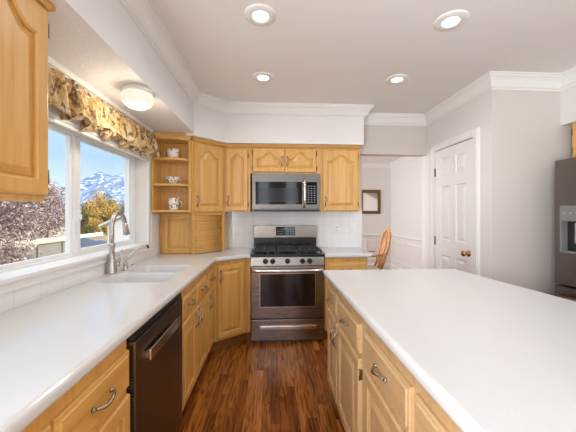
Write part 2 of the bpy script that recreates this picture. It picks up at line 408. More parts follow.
# wainscot: chair rail, base and picture-frame panels
rail = [(0, 0), (0, 0.06), (0.012, 0.06), (0.028, 0.045), (0.028, 0.03), (0.012, 0.0)]
struct('trim_4', sweep([(XL, YD), (XD, YD), (XD, YB)], rail, 0.78), M['trim'])
bbp = [(0, 0), (0, 0.12), (0.008, 0.12), (0.015, 0.10), (0.015, 0)]
struct('baseboard_dining', sweep([(XL, YD), (XD, YD), (XD, YB)], bbp, 0), M['trim'])
struct('baseboard_pantry', sweep([(XP, 2.53), (XP, YP), (2.28, YP)], bbp, 0), M['trim'])
def frame_mould(mb, a, b, z0, z1, w=0.03, d=0.014):
    a = Vector(a); b = Vector(b); L = (b-a).length; dr = (b-a)/L; nr = Vector((dr.y, -dr.x))
    Mx = Matrix(((dr.x, nr.x, 0, a.x), (dr.y, nr.y, 0, a.y), (0, 0, 1, 0), (0, 0, 0, 1)))
    for q in ((0, L, z0, z0+w), (0, L, z1-w, z1), (0, w, z0+w, z1-w), (L-w, L, z0+w, z1-w)):
        mb.box(q[0], q[1], 0, d, q[2], q[3], Mx)
wm = MB()
for y0, y1 in ((6.65, 6.05), (5.9, 5.3), (5.15, 4.55), (4.4, 3.8)): frame_mould(wm, (XD, y0), (XD, y1), 0.22, 0.70)
for x0, x1 in ((0.9, 1.5), (1.6, 2.15), (2.25, 2.75)): frame_mould(wm, (x0, YD), (x1, YD), 0.22, 0.70)
struct('trim_5', wm, M['trim'])
# tiled backsplash
struct('backsplash_back', MB().box(XL, 1.13, YB-0.012, YB, 0.90, 1.40), M['tile'])
struct('backsplash_left', MB().box(XL, XL+0.012, -2.5, WY1+0.08, 0.90, 0.992).box(XL, XL+0.012, WY1+0.09, YB-0.012, 0.90, 1.37), M['tile_side'])
# window
wi = MB()
XG = -1.31
wi.box(-1.34, -1.27, WY0, WY1, WZ0, WZ0+0.028).box(-1.34, -1.27, WY0, WY1, WZ1-0.03, WZ1).box(-1.34, -1.27, WY0, WY0+0.05, WZ0+0.028, WZ1-0.03).box(-1.34, -1.27, WY1-0.05, WY1, WZ0+0.028, WZ1-0.03)
wi.box(-1.335, -1.275, 1.965, 2.005, WZ0+0.028, WZ1-0.03)
win = struct('window_1', wi, M['vinyl'])
def sash(y0, y1, x, w):
    z0, z1 = WZ0+0.028, WZ1-0.03
    mb = MB().box(x-0.012, x+0.012, y0, y1, z0, z0+w).box(x-0.012, x+0.012, y0, y1, z1-w*0.7, z1).box(x-0.012, x+0.012, y0, y0+w, z0+w, z1-w*0.7).box(x-0.012, x+0.012, y1-w, y1, z0+w, z1-w*0.7)
    s_ = mb.build('sash', M['vinyl'], win)
    MB().box(x-0.003, x+0.003, y0+w-0.004, y1-w+0.004, z0+w-0.004, z1-w*0.7+0.004).build('glass_pane', M['glass'], s_)
    return s_
sash(WY0+0.05, 1.965, XG+0.005, 0.018)
sr = sash(2.005, WY1-0.05, XG+0.015, 0.030)
MB().box(-1.283, -1.262, 1.985, 2.005, 1.27, 1.35, bev=0.004).box(-1.268, -1.250, 1.99, 2.0, 1.29, 1.325, bev=0.003).build('latch', M['vinyl'], win)
MB().box(-1.275, XL+0.03, WY0-0.02, WY1+0.0, WZ0-0.004, WZ0+0.018, bev=0.005).build('window_sill', M['trim'], win)
ca = MB().box(XL, XL+0.016, WY0-0.09, WY1+0.045, 0.992, WZ0-0.004).box(XL, XL+0.024, WY0-0.09, WY1+0.045, 0.992, 1.005)
ca.box(XL, XL+0.015, WY1, WY1+0.045, WZ0-0.004, 1.815).box(XL, XL+0.015, WY0-0.09, WY0, WZ0-0.004, 1.815)
ca.box(XL+0.001, XL+0.016, WY0-0.09, WY1+0.045, 1.815, 1.93)
for hz in (1.815, 1.838, 1.861, 1.884): ca.box(XL+0.016, XL+0.023, WY0-0.09, WY1+0.045, hz, hz+0.014)
ca.build('casing', M['trim'], win)
# pantry door
dr = bpy.data.objects.new('door_1', None); COL.objects.link(dr); dr['kind'] = 'structure'; dr.location = (XP, 3.245, 0); dr.rotation_euler = (0, 0, -PI/2)
# local x runs towards the camera, -y faces the kitchen
def panel_contour(x0, x1, z0, zs, zp, n, d=0.0):
    x0 += d; x1 -= d; z0 += d
    pts = []
    for i in range(n): pts.append((x0+(x1-x0)*i/(n-1), z0))
    for i in range(n-1, -1, -1):
        s_ = i/(n-1); q = abs(2*s_-1)
        h = 0.0
        if zp > zs:
            if q < 0.80: h = 0.5*(1+math.cos(PI*(q/0.80)))
            h = h**0.85
        pts.append((x0+(x1-x0)*s_, zs+(zp-zs)*h-d))
    return pts
def raised_door(w, h, fr=0.055, arch=0.0, T=0.02, n=25, top=None, panels=True):
    """frame-and-raised-panel door: x 0..w, z 0..h, back at y=0, face at y=-T"""
    top = fr if top is None else top
    zp = h-top; zs = zp-arch
    L = []
    def rect(d, y):
        c = panel_contour(0, w, 0, h, h, n, d); L.append([(x, y, z) for x, z in c])
    def pan(d, y):
        c = panel_contour(fr, w-fr, fr, zs, zp, n, d); L.append([(x, y, z) for x, z in c])
    rect(0, 0); rect(0, -T*0.65); rect(0.003, -T*0.9); rect(0.008, -T)
    pan(-0.008, -T); pan(-0.004, -T*0.80); pan(0, -T*0.74); pan(0.001, -T*0.25); pan(0.005, -T*0.25); pan(0.008, -T*0.42); pan(0.032, -T*0.90); pan(0.035, -T*0.95)
    m = 2*n; vs = [p for l in L for p in l]; fs = []
    for i in range(len(L)-1):
        for k in range(m): fs.append((i*m+k, i*m+(k+1) % m, (i+1)*m+(k+1) % m, (i+1)*m+k))
    b0 = (len(L)-1)*m
    for k in range(n-1): fs.append((b0+k, b0+k+1, b0+m-2-k, b0+m-1-k)); fs.append((k, m-1-k, m-2-k, k+1))
    return MB().add(vs, fs)
def slab_front(w, h, T=0.02):
    L = []
    for d, y in ((0, 0), (0, -T*0.5), (0.004, -T*0.72), (0.012, -T*0.78), (0.016, -T), (0.02, -T)):
        L.append([(d, y, d), (w-d, y, d), (w-d, y, h-d), (d, y, h-d)])
    vs = [p for l in L for p in l]; fs = [(3, 2, 1, 0)]
    for i in range(len(L)-1):
        for k in range(4): fs.append((i*4+k, i*4+(k+1) % 4, (i+1)*4+(k+1) % 4, (i+1)*4+k))
    b0 = (len(L)-1)*4; fs.append((b0, b0+1, b0+2, b0+3))
    return MB().add(vs, fs)
# six-panel slab
def six_panel(w, h):
    mb = MB(); T = 0.035
    st, mid = 0.105, 0.095
    rows = [(0.20, 0.86), (1.03, 1.62), (1.74, 1.93)]
    pw = (w-2*st-mid)/2
    xs = [0, st, st+pw, st+pw+mid, w-st, w]
    zs = [0] + [z for r in rows for z in r] + [h]
    bm = bmesh.new(); g = {}
    for i, x in enumerate(xs):
        for j, z in enumerate(zs): g[i, j] = bm.verts.new((x, -T, z))
    for i in range(len(xs)-1):
        for j in range(len(zs)-1):
            if i in (1, 3) and j in (1, 3, 5):
                x0, x1, z0, z1 = xs[i], xs[i+1], zs[j], zs[j+1]
                pr = [g[i, j], g[i+1, j], g[i+1, j+1], g[i, j+1]]
                for d, y in ((0.010, -T+0.009), (0.018, -T+0.009), (0.045, -T+0.002)):
                    cu = [bm.verts.new(p) for p in ((x0+d, y, z0+d), (x1-d, y, z0+d), (x1-d, y, z1-d), (x0+d, y, z1-d))]
                    for k in range(4): bm.faces.new((pr[k], pr[(k+1) % 4], cu[(k+1) % 4], cu[k]))
                    pr = cu
                bm.faces.new(pr)
            else: bm.faces.new((g[i, j], g[i+1, j], g[i+1, j+1], g[i, j+1]))
    mb.addbm(bm)
    mb.add([(0, 0, 0), (w, 0, 0), (w, 0, h), (0, 0, h), (0, -T, 0), (w, -T, 0), (w, -T, h), (0, -T, h)], [(0, 1, 2, 3), (0, 4, 5, 1), (1, 5, 6, 2), (2, 6, 7, 3), (3, 7, 4, 0)])
    return mb
DW_ = 0.628
six_panel(DW_, 2.03).build('door_slab', M['door_white'], dr, (0, 0.028, 0.01))
cs = MB()
for x0, x1, z0, z1 in ((-0.075, -0.006, 0, 2.12), (DW_+0.006, DW_+0.075, 0, 2.12), (-0.006, DW_+0.006, 2.046, 2.12)):
    cs.box(x0, x1, -0.018, 0, z0, z1); cs.box(x0+0.012, x1-0.012, -0.024, -0.018, z0 if z0 == 0 else z0+0.012, z1-0.012)
cs.box(-0.012, -0.004, -0.001, 0.1, 0, 2.046).box(DW_+0.004, DW_+0.012, -0.001, 0.1, 0, 2.046)
cs.build('door_casing', M['trim'], dr)
kn = MB()
Mk = Matrix.Translation((DW_-0.065, -0.007, 0.945)) @ Matrix.Rotation(PI/2, 4, 'X')
kn.lathe([(0.031, 0), (0.031, 0.004), (0.026, 0.008), (0.011, 0.012), (0.010, 0.032), (0.018, 0.038), (0.027, 0.048), (0.028, 0.056), (0.022, 0.066), (0.008, 0.070), (0, 0.070)], 20, Mk)
kn.build('door_knob', M['brass'], dr)
for z in (0.25, 1.02, 1.80):
    MB().box(-0.008, 0.004, -0.012, 0.0, z-0.045, z+0.045).cyl((-0.002, -0.014, z-0.048), (-0.002, -0.014, z+0.048), 0.006).build('hinge', M['hinge'], dr)

# ------------------------------------------------------------------ cabinets
def pull(Lh=0.098, vertical=True):
    """arched pewter bar pull, centred at origin, standing proud in -y"""
    pts = []; rr = []; n = 17
    for i in range(n):
        s_ = -1+2*i/(n-1); u = s_*Lh/2
        out = -0.006-0.024*(1-abs(s_)**2.4); sw = 0.006*math.sin(PI*s_)
        pts.append((sw, out, u) if vertical else (u, out, sw)); rr.append(0.0042+0.0016*math.cos(PI*s_/2))
    mb = MB().tube(pts, rr, 8)
    for s_ in (-1, 1):
        u = s_*Lh/2
        p = (0, 0.0, u) if vertical else (u, 0.0, 0)
        q = (0, -0.008, u) if vertical else (u, -0.008, 0)
        r_ = (0, -0.008, u+s_*0.012) if vertical else (u+s_*0.012, -0.008, 0)
        mb.cyl(p, q, 0.0085, 0.006, 10); mb.tube([q, r_], [0.006, 0.002], 8)
    return mb
def oak_sheen_tint(name, scale): return oak(name, scale, srgb(186, 146, 98), srgb(200, 163, 116), srgb(208, 174, 128), 0.42)  # greyer oak colour stands in for window sheen on the island
M['oak_i'] = oak_sheen_tint('island_oak_sheen_vertical', (38, 38, 1.6)); M['oak_ih'] = oak_sheen_tint('island_oak_sheen_horizontal', (1.6, 38, 38))
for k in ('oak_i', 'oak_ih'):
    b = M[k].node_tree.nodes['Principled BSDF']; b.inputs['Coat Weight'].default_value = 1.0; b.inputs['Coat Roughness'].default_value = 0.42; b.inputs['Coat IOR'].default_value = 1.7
def add_pull(parent, x, z, vertical, T=0.02, Lh=0.098):
    o = pull(Lh, vertical).build('handle', M['pewter'], parent, (x, -T, z)); o['label'] = 'pewter arched bar handle'; return o
def add_door(t, x, z, w, h, arch=0.0, pull_at=None, hinges=None, fr=0.055, y=0.0, top=None, T=0.02, mat='oak'):
    d = raised_door(w, h, fr, arch, T, top=top).build('door', M[mat], t, (x, y, z))
    if pull_at: add_pull(d, pull_at[0], pull_at[1], True, T)
    if hinges:
        hx = -0.004 if hinges == 'L' else w+0.004
        for hz in (0.07 if h > 0.4 else 0.045, h-(0.07 if h > 0.4 else 0.045)):
            MB().cyl((hx, -T*0.6, hz-0.026), (hx, -T*0.6, hz+0.026), 0.0045, None, 8).box(hx-0.006, hx+0.006, -T*0.5, 0, hz-0.022, hz+0.022).build('hinge', M['hinge'], d)
    return d
def add_drawer(t, x, z, w, h, handle=True, y=0.0, mat='oak_h'):
    d = slab_front(w, h).build('drawer_front', M[mat], t, (x, y, z))
    if handle: add_pull(d, w/2, h/2, False)
    return d
def carcass(w, dpt, z0, z1, toe=0.0):
    mb = MB().box(0, w, 0, dpt, z0+toe, z1)
    return mb
def wall_cab(name, label, loc, rz, w, z0, z1, dpt):
    t = thing(name, label, 'cabinet', (loc[0], loc[1], 0), rz)
    MB().box(0, w, 0, dpt, z0, z1).build('cabinet_body', M['oak'], t)
    return t
def cab_crown(t, x0, x1, z=2.068, y0=0.0, hs=1.0):
    mb = MB()
    pr = [(0.0, 0.0), (-0.02, 0.0), (-0.026, 0.004), (-0.030, 0.014), (-0.040, 0.020), (-0.040, 0.030), (0.0, 0.030)]
    pr = [(a*(0.5+0.5*hs), b*hs) for a, b in pr]
    n = len(pr)
    vs = [(x, y0+a, z+b) for x in (x0, x1) for a, b in pr]
    fs = [(k, (k+1) % n, n+(k+1) % n, n+k) for k in range(n)] + [tuple(range(n)), tuple(range(n, 2*n))[::-1]]
    mb.add(vs, fs)
    return mb.build('cabinet_crown', M['oak_h'], t)
ZU0, ZU1 = 1.350, 2.068
YU = 3.26; DU = YB-YU-0.013
# narrow wall cabinet
t = wall_cab('upper_cabinet', 'narrow tall oak wall cabinet with arched door left of the microwave', (-0.515, YU), 0, 0.285, ZU0, ZU1, DU)
add_door(t, 0.016, ZU0+0.01, 0.240, 0.685, 0.055, (0.028, 0.11), 'R', 0.05)
cab_crown(t, 0, 0.285)
# above microwave
t = wall_cab('upper_cabinet', 'short two-door oak cabinet directly above the microwave', (-0.228, YU), 0, 0.779, 1.778, ZU1, DU)
add_door(t, 0.024, 1.792, 0.355, 0.265, 0.075, (0.327, 0.12), 'L', 0.048, top=0.045)
add_door(t, 0.386, 1.792, 0.352, 0.265, 0.075, (0.025, 0.12), 'R', 0.048, top=0.045)
cab_crown(t, 0, 0.779)
# right of microwave
t = wall_cab('upper_cabinet', 'tall oak wall cabinet with arched door right of the microwave', (0.552, YU), 0, 0.464, ZU0, ZU1, DU)
add_door(t, 0.035, ZU0+0.012, 0.40, 0.685, 0.075, (0.028, 0.10), 'R', 0.055)
cab_crown(t, 0, 0.464)
# diagonal corner wall cabinet
pA, pB = Vector((-0.80, 2.975)), Vector((-0.515, YU))
ang = math.atan2(pB.y-pA.y, pB.x-pA.x); wd = (pB-pA).length
t = thing('corner_cabinet', 'angled corner oak wall cabinet with arched door above the roll-up garage', 'cabinet', (pA.x, pA.y, 0), ang)
Ri = Matrix.Rotation(-ang, 4, 'Z') @ Matrix.Translation((-pA.x, -pA.y, 0))
MB().prism([(pA.x, pA.y), (pB.x, pB.y), (pB.x, YB-0.013), (pA.x, YB-0.013)], 1.338, ZU1, Ri).build('cabinet_body', M['oak'], t)
add_door(t, 0.022, ZU0-0.004, wd-0.05, 0.70, 0.07, (0.03, 0.11), None, 0.06)
cab_crown(t, 0, wd)
# appliance garage with tambour below it
t = thing('appliance_garage', 'oak corner appliance garage with ribbed roll-up door standing on the counter', 'cabinet', (pA.x, pA.y, 0.915), ang)
gz = 0.422
Rg = Matrix.Rotation(-ang, 4, 'Z') @ Matrix.Translation((-pA.x, -pA.y, 0))
MB().prism([(pA.x, pA.y+0.0), (pA.x+0.02, pA.y+0.02), (pA.x+0.02, 3.08), (-1.14, 3.08), (-1.14, 3.06), (pA.x, 3.06)], 0, gz, Rg).build('side_panel', M['oak'], t)
o = raised_door(0.325, gz-0.004, 0.055, 0.0, 0.014).build('raised_panel', M['oak'], t); o.rotation_euler = (0, 0, -ang); o.location = Rg @ Vector((-1.12, 3.06, 0.002))
MB().box(0.0, 0.024, 0.0, 0.03, 0, gz).box(wd-0.03, wd, 0.0, 0.03, 0, gz).box(0.024, wd-0.03, 0, 0.03, gz-0.024, gz).prism([(pB.x-0.02, pB.y-0.005), (pB.x, pB.y), (pB.x, YB-0.014), (pB.x-0.02, YB-0.014)], 0, gz, Rg).build('garage_frame', M['oak'], t)
tb = MB(); ns = 18; hh = (gz-0.026)/ns
for i in range(ns):
    z = 0.002+i*hh
    tb.tube([(0.025, 0.016, z+hh/2), (wd-0.031, 0.016, z+hh/2)], hh*0.5, 8)
tb.build('tambour_door', M['oak_h'], t)
# open quarter shelves by the window
XS, YS0 = XL+0.014, 2.85
t = thing('open_shelf_unit', 'open oak end shelves holding cups between window and corner cabinet', 'shelf', (XS, YS0, 0))
sw_, sd = pA.x-XS-0.002, 0.22
MB().box(0, 0.018, 0, sd, 1.338, ZU1).build('side_panel', M['oak'], t)
MB().box(0.018, sw_, sd-0.014, sd, 1.338, ZU1).build('back_panel', M['oak'], t)
MB().box(sw_-0.022, sw_, 0.106, sd-0.014, 1.338, ZU1).build('stile', M['oak'], t)
def qshelf(z, th=0.02):
    w = sw_-0.022; pts = [(0.018, 0.004)]
    r = 0.10; cx, cy = w-r, 0.004+r
    for i in range(9):
        a = -PI/2+PI/2*i/8; pts.append((cx+r*math.cos(a), cy+r*math.sin(a)))
    pts += [(w, sd-0.014), (0.018, sd-0.014)]
    return MB().prism(pts, z, z+th)
SZ = [1.345, 1.600, 1.850]
for z in SZ: qshelf(z).build('shelf', M['oak_h'], t)
qshelf(ZU1-0.02).build('top_panel', M['oak_h'], t)
crn = MB()
crn.prism([(0.0, -0.012), (0.03, -0.012), (0.10, 0.03), (sw_+0.008, 0.082), (sw_, 0.10), (sw_, sd), (0, sd)], ZU1, 2.0985).prism([(0.0, 0.0), (0.03, 0.0), (0.10, 0.04), (sw_-0.03, 0.058), (0, 0.058)], 2.0985, 2.1215)
crn.build('cabinet_crown', M['oak_h'], t)
# near wall cabinet on the left
t = wall_cab('upper_cabinet', 'large near oak wall cabinet beside the left end of the window', (-0.85, 0.33), PI/2, 0.812, 1.378, 2.100, 0.295)
add_door(t, 0.02, 1.400, 0.385, 0.690, 0.075, (0.355, 0.10), None, 0.058, top=0.042)
add_door(t, 0.412, 1.400, 0.396, 0.690, 0.075, (0.03, 0.10), 'R', 0.058, top=0.042)
cab_crown(t, 0.0, 0.812, 2.100, 0.0, 0.7)
MB().box(0.812, 0.826, -0.030, 0.295, 2.102, 2.120).build('crown_return', M['oak_h'], t)

# base cabinets ------------------------------------------------------------
XF = -0.555          # carcass face of the left run (door faces at -0.535)
def base_cab(name, label, loc, rz, w, dpt=0.57, cat='cabinet', hollow=False):
    t = thing(name, label, cat, (loc[0], loc[1], 0), rz)
    if hollow: MB().box(0, w, 0, 0.02, 0.10, 0.87).box(0, w, dpt-0.012, dpt, 0.10, 0.87).box(0, 0.012, 0.02, dpt-0.012, 0.10, 0.87).box(w-0.012, w, 0.02, dpt-0.012, 0.10, 0.87).box(0.012, w-0.012, 0.02, dpt-0.012, 0.10, 0.12).build('cabinet_body', M['oak'], t)
    else: MB().box(0, w, 0, dpt, 0.10, 0.87).build('cabinet_body', M['oak'], t)
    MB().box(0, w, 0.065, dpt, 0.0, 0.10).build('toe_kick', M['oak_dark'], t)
    return t
DT, DB, DD0, DD1 = 0.673, 0.140, 0.125, 0.645   # drawer z, height, door z range
t = base_cab('base_cabinet', 'near oak base cabinet with wide drawer left of the dishwasher', (XF, 0.385), PI/2, 0.765)
add_drawer(t, 0.012, DT, 0.352, DB); add_drawer(t, 0.378, DT, 0.381, DB)
add_door(t, 0.012, DD0, 0.352, 0.52, 0.0, (0.322, 0.43)); add_door(t, 0.378, DD0, 0.381, 0.52, 0.0, (0.03, 0.43))
t = base_cab('base_cabinet', 'oak base cabinet at the near end of the left counter, beyond the picture edge', (XF, -0.40), PI/2, 0.78)
add_drawer(t, 0.012, DT, 0.37, DB); add_drawer(t, 0.395, DT, 0.37, DB)
add_door(t, 0.012, DD0, 0.37, 0.52, 0.0, (0.34, 0.43)); add_door(t, 0.395, DD0, 0.37, 0.52, 0.0, (0.03, 0.43))
t = base_cab('base_cabinet', 'oak sink base cabinet with two small drawer fronts and paired doors', (XF, 1.776), PI/2, 0.744, hollow=True)
add_drawer(t, 0.012, DT, 0.345, DB); add_drawer(t, 0.372, DT, 0.345, DB)
add_door(t, 0.012, DD0, 0.345, 0.52, 0.0, (0.318, 0.45)); add_door(t, 0.372, DD0, 0.345, 0.52, 0.0, (0.028, 0.45))
t = base_cab('base_cabinet', 'narrow oak base cabinet with one drawer between sink cabinet and corner', (XF, 2.522), PI/2, 0.262)
add_drawer(t, 0.02, DT, 0.228, DB); add_door(t, 0.02, DD0, 0.228, 0.52, 0.0, (0.03, 0.43), fr=0.045)
# diagonal corner base
qA, qB = Vector((XF, 2.786)), Vector((-0.245, 3.02))
an = math.atan2(qB.y-qA.y, qB.x-qA.x); wq = (qB-qA).length
t = thing('corner_base_cabinet', 'angled corner oak base cabinet with one tall door left of the range', 'cabinet', (qA.x, qA.y, 0), an)
Rq = Matrix.Rotation(-an, 4, 'Z') @ Matrix.Translation((-qA.x, -qA.y, 0))
MB().prism([(qA.x, qA.y), (qB.x, qB.y), (-0.212, 3.02), (-0.212, YB-0.014), (XL+0.014, YB-0.014), (XL+0.014, 2.786)], 0.10, 0.87, Rq).build('cabinet_body', M['oak'], t)
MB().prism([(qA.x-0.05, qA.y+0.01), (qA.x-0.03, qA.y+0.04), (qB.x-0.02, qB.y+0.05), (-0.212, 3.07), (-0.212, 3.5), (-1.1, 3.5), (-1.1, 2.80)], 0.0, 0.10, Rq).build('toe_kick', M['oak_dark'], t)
add_door(t, 0.045, DD0, wq-0.09, 0.70, 0.0, (0.03, 0.60), None, 0.05)
# right of the range
t = base_cab('base_cabinet', 'oak base cabinet with single wide drawer right of the range', (0.565, 3.02), 0, 0.455, 0.52)
add_drawer(t, 0.03, DT, 0.395, DB); add_door(t, 0.03, DD0, 0.395, 0.52, 0.0, (0.03, 0.43))
# island
XI = 0.428
isl = thing('kitchen_island', 'oak kitchen island base with drawers and doors under the white top', 'island', (XI, 2.105, 0), -PI/2)
IL = 2.38
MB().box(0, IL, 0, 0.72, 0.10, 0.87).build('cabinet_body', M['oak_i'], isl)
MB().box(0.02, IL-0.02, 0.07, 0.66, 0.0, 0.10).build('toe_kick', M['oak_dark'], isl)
y0 = 2.105
def ipos(y): return y0-y
for ya, yb in ((2.085, 1.80), (1.778, 1.345), (1.265, 0.845), (0.815, 0.40), (0.32, -0.10)):
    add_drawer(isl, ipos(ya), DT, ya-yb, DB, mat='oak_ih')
for ya, yb, side in ((2.085, 1.80, 'R'), (1.778, 1.345, 'L'), (1.265, 0.845, 'R'), (0.815, 0.40, 'L'), (0.32, -0.10, 'R')):
    w = ya-yb
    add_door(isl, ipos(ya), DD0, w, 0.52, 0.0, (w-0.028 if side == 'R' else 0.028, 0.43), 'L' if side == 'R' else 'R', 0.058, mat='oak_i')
# panels on the island's other sides
o = raised_door(0.62, 0.70, 0.07).build('end_panel', M['oak'], isl, (0, 0.67, 0.13), -PI/2); 
# above-fridge cabinet
t = thing('fridge_cabinet', 'oak cabinet high on the right above the refrigerator', 'cabinet', (2.56, 2.325, 0), -PI/2)
MB().box(0, 0.93, 0, 0.535, 1.80, 2.098).build('cabinet_body', M['oak'], t)
add_door(t, 0.02, 1.815, 0.435, 0.25, 0.06, None, 'L', 0.05); add_door(t, 0.47, 1.815, 0.435, 0.25, 0.06, None, 'R', 0.05)

# ------------------------------------------------------------------ worktops and sink
ZC0, ZC1 = 0.8705, 0.914
ZC0B = 0.87
def counter_obj(name, poly, label, holes=()):
    o = MB().prism(poly, ZC0, ZC1, None, 0.017).build(name, M['counter'])
    if holes:
        cut = MB()
        for h in holes: cut.prism(h, ZC0-0.1, ZC1+0.1)
        c = cut.build('cutter', M['counter'])
        md = o.modifiers.new('b', 'BOOLEAN'); md.operation = 'DIFFERENCE'; md.object = c; md.solver = 'EXACT'
        dg = bpy.context.evaluated_depsgraph_get(); me = bpy.data.meshes.new_from_object(o.evaluated_get(dg))
        o.modifiers.clear(); o.data = me; bpy.data.objects.remove(c)
        me.name = name
    return tag(o, label, 'countertop')
def rrect(x0, x1, y0, y1, r, n=6):
    pts = []
    for cx, cy, a0 in ((x1-r, y1-r, 0), (x0+r, y1-r, PI/2), (x0+r, y0+r, PI), (x1-r, y0+r, 3*PI/2)):
        for i in range(n+1):
            a = a0+PI/2*i/n; pts.append((cx+r*math.cos(a), cy+r*math.sin(a)))
    return pts
B1 = (-1.075, -0.63, 1.805, 2.085); B2 = (-1.03, -0.63, 2.125, 2.405)
counter_obj('countertop', [(XL+0.013, -0.42), (-0.519, -0.42), (-0.519, 2.76), (-0.255, 2.965), (-0.210, 2.965), (-0.210, YB-0.0135), (XL+0.013, YB-0.0135)],
            'long white L-shaped countertop under the window running to the range', [rrect(*B1, 0.07), rrect(*B2, 0.07)])
counter_obj('countertop', [(0.558, 2.965), (1.035, 2.965), (1.06, 2.985), (1.105, YB-0.0135), (0.558, YB-0.0135)], 'short white countertop right of the range below the outlets')
ipoly = [(0.388, 2.135), (1.33, 2.135), (1.375, 2.122), (1.392, 2.08), (1.42, 1.76), (1.462, 1.29), (1.52, 0.60), (1.58, -0.32), (0.402, -0.32)]
counter_obj('island_countertop', ipoly, 'large white island top spreading across the right foreground')
sk = thing('kitchen_sink', 'white double-bowl sink set into the counter under the window', 'sink', (-0.83, 2.08, 0.74))
def bowl(b):
    x0, x1, y0_, y1_ = [v-(-0.83 if i < 2 else 2.08) for i, v in enumerate(b)]
    L = []
    for d, z in ((0.0005, 0.172), (0.003, 0.166), (0.008, 0.13), (0.018, 0.03), (0.035, 0.012), (0.06, 0.008), (0.12, 0.006)):
        L.append([(x, y, z) for x, y in rrect(x0+d, x1-d, y0_+d, y1_-d, max(0.012, 0.07-d*0.45))])
    for d, z in ((0.12, 0.0), (0.03, 0.0), (0.0, 0.02), (-0.008, 0.13)):
        L.insert(0, [(x, y, z) for x, y in rrect(x0+d, x1-d, y0_+d, y1_-d, max(0.012, 0.07-d*0.45))])
    m = len(L[0]); order = [L[0], L[1], L[2], L[3]][::-1]
    # outer shell from floor up to the rim, then the inner surface down
    seq = [L[3], L[2], L[1], L[0]] + [[(x*1.0, y, z) for x, y, z in L[0]]]
    out = [L[3], L[2], L[1], L[0]]; 
    out_up = L[3::-1]                       # (0.12..)->rim order
    path = [L[3], L[2], L[1], L[0]] + L[4:]
    vs = [p for l in path for p in l]; fs = []
    for i in range(len(path)-1):
        for k in range(m): fs.append((i*m+k, i*m+(k+1) % m, (i+1)*m+(k+1) % m, (i+1)*m+k))
    fs.append(list(range(m))); fs.append([(len(path)-1)*m+k for k in range(m)])
    return MB().add(vs, fs, True)
for b in (B1, B2):
    q = bowl(b).build('bowl', M['counter'], sk)
    cx, cy = (b[0]+b[1])/2+0.83, (b[2]+b[3])/2-2.08
    MB().lathe([(0.042, 0.006), (0.042, 0.009), (0.034, 0.0095), (0.030, 0.007), (0, 0.007)], 20, Matrix.Translation((cx, cy, 0))).build('drain', M['nickel'], q)

# faucet: high-arc pull-down
fa = thing('kitchen_faucet', 'tall brushed nickel gooseneck faucet behind the sink', 'faucet', (-1.108, 2.09, 0.9142))
MB().lathe([(0.034, 0), (0.034, 0.006), (0.031, 0.012), (0.030, 0.07), (0.028, 0.085), (0.021, 0.098), (0.0185, 0.11), (0.0185, 0.185), (0.022, 0.192), (0.022, 0.204), (0.0165, 0.212), (0, 0.212)], 20).build('faucet_body', M['nickel'], fa)
fd = Vector((0.02, 1.0, 0)).normalized()
pts = [Vector((0, 0, 0.215)), Vector((0, 0, 0.27)), Vector((0, 0, 0.32))]; R_ = 0.088
for i in range(1, 14):
    a = PI*i/14*1.0; pts.append(Vector((0, 0, 0.32)) + fd*(R_-R_*math.cos(a)) + Vector((0, 0, R_*1.12*math.sin(a))))
MB().tube(pts, 0.0155, 14).build('spout', M['nickel'], fa)
e0 = pts[-1]; dn = (pts[-1]-pts[-2]).normalized()
MB().tube([e0-dn*0.005, e0+dn*0.02, e0+dn*0.06, e0+dn*0.085, e0+dn*0.09], [0.0165, 0.018, 0.021, 0.0245, 0.021], 16).build('spray_head', M['nickel'], fa)
hd = Vector((0.80, 0.6, 0))
MB().tube([Vector((0, 0, 0.06))+hd*0.015, Vector((0, 0, 0.06))+hd*0.05], 0.015, 14).tube([Vector((0, 0, 0.062))+hd*0.042, Vector((0, 0, 0.085))+hd*0.05, Vector((0, 0, 0.125))+hd*0.05, Vector((0, 0, 0.165))+hd*0.062], [0.008, 0.0065, 0.0055, 0.0065], 10).build('lever', M['nickel'], fa)
# filtered water tap
ft = thing('water_tap', 'slim nickel filter tap with black tip beside the gooseneck faucet', 'faucet', (-1.070, 2.20, 0.9142))
MB().lathe([(0.024, 0), (0.024, 0.005), (0.016, 0.010), (0.013, 0.035), (0.015, 0.045), (0.011, 0.055), (0, 0.056)], 16).build('tap_body', M['nickel'], ft)
td = Vector((0.80, 0.6, 0))
tp = [Vector((0, 0, 0.05)), Vector((0, 0, 0.075))+td*0.006, Vector((0, 0, 0.115))+td*0.040, Vector((0, 0, 0.155))+td*0.085, Vector((0, 0, 0.176))+td*0.115, Vector((0, 0, 0.180))+td*0.135, Vector((0, 0, 0.172))+td*0.150]
MB().tube(tp, 0.0052, 10).build('tap_spout', M['nickel'], ft)
MB().tube([tp[-1], tp[-1]+Vector((0, 0, -0.022))+td*0.008], [0.0075, 0.0075], 10).build('tap_tip', M['rubber'], ft)['label'] = 'black rubber tip'
MB().tube([(0, 0, 0.028), td*0.03+Vector((0, 0, 0.026)), td*0.052+Vector((0, 0, 0.036))], [0.006, 0.005, 0.006], 8).build('tap_lever', M['nickel'], ft)

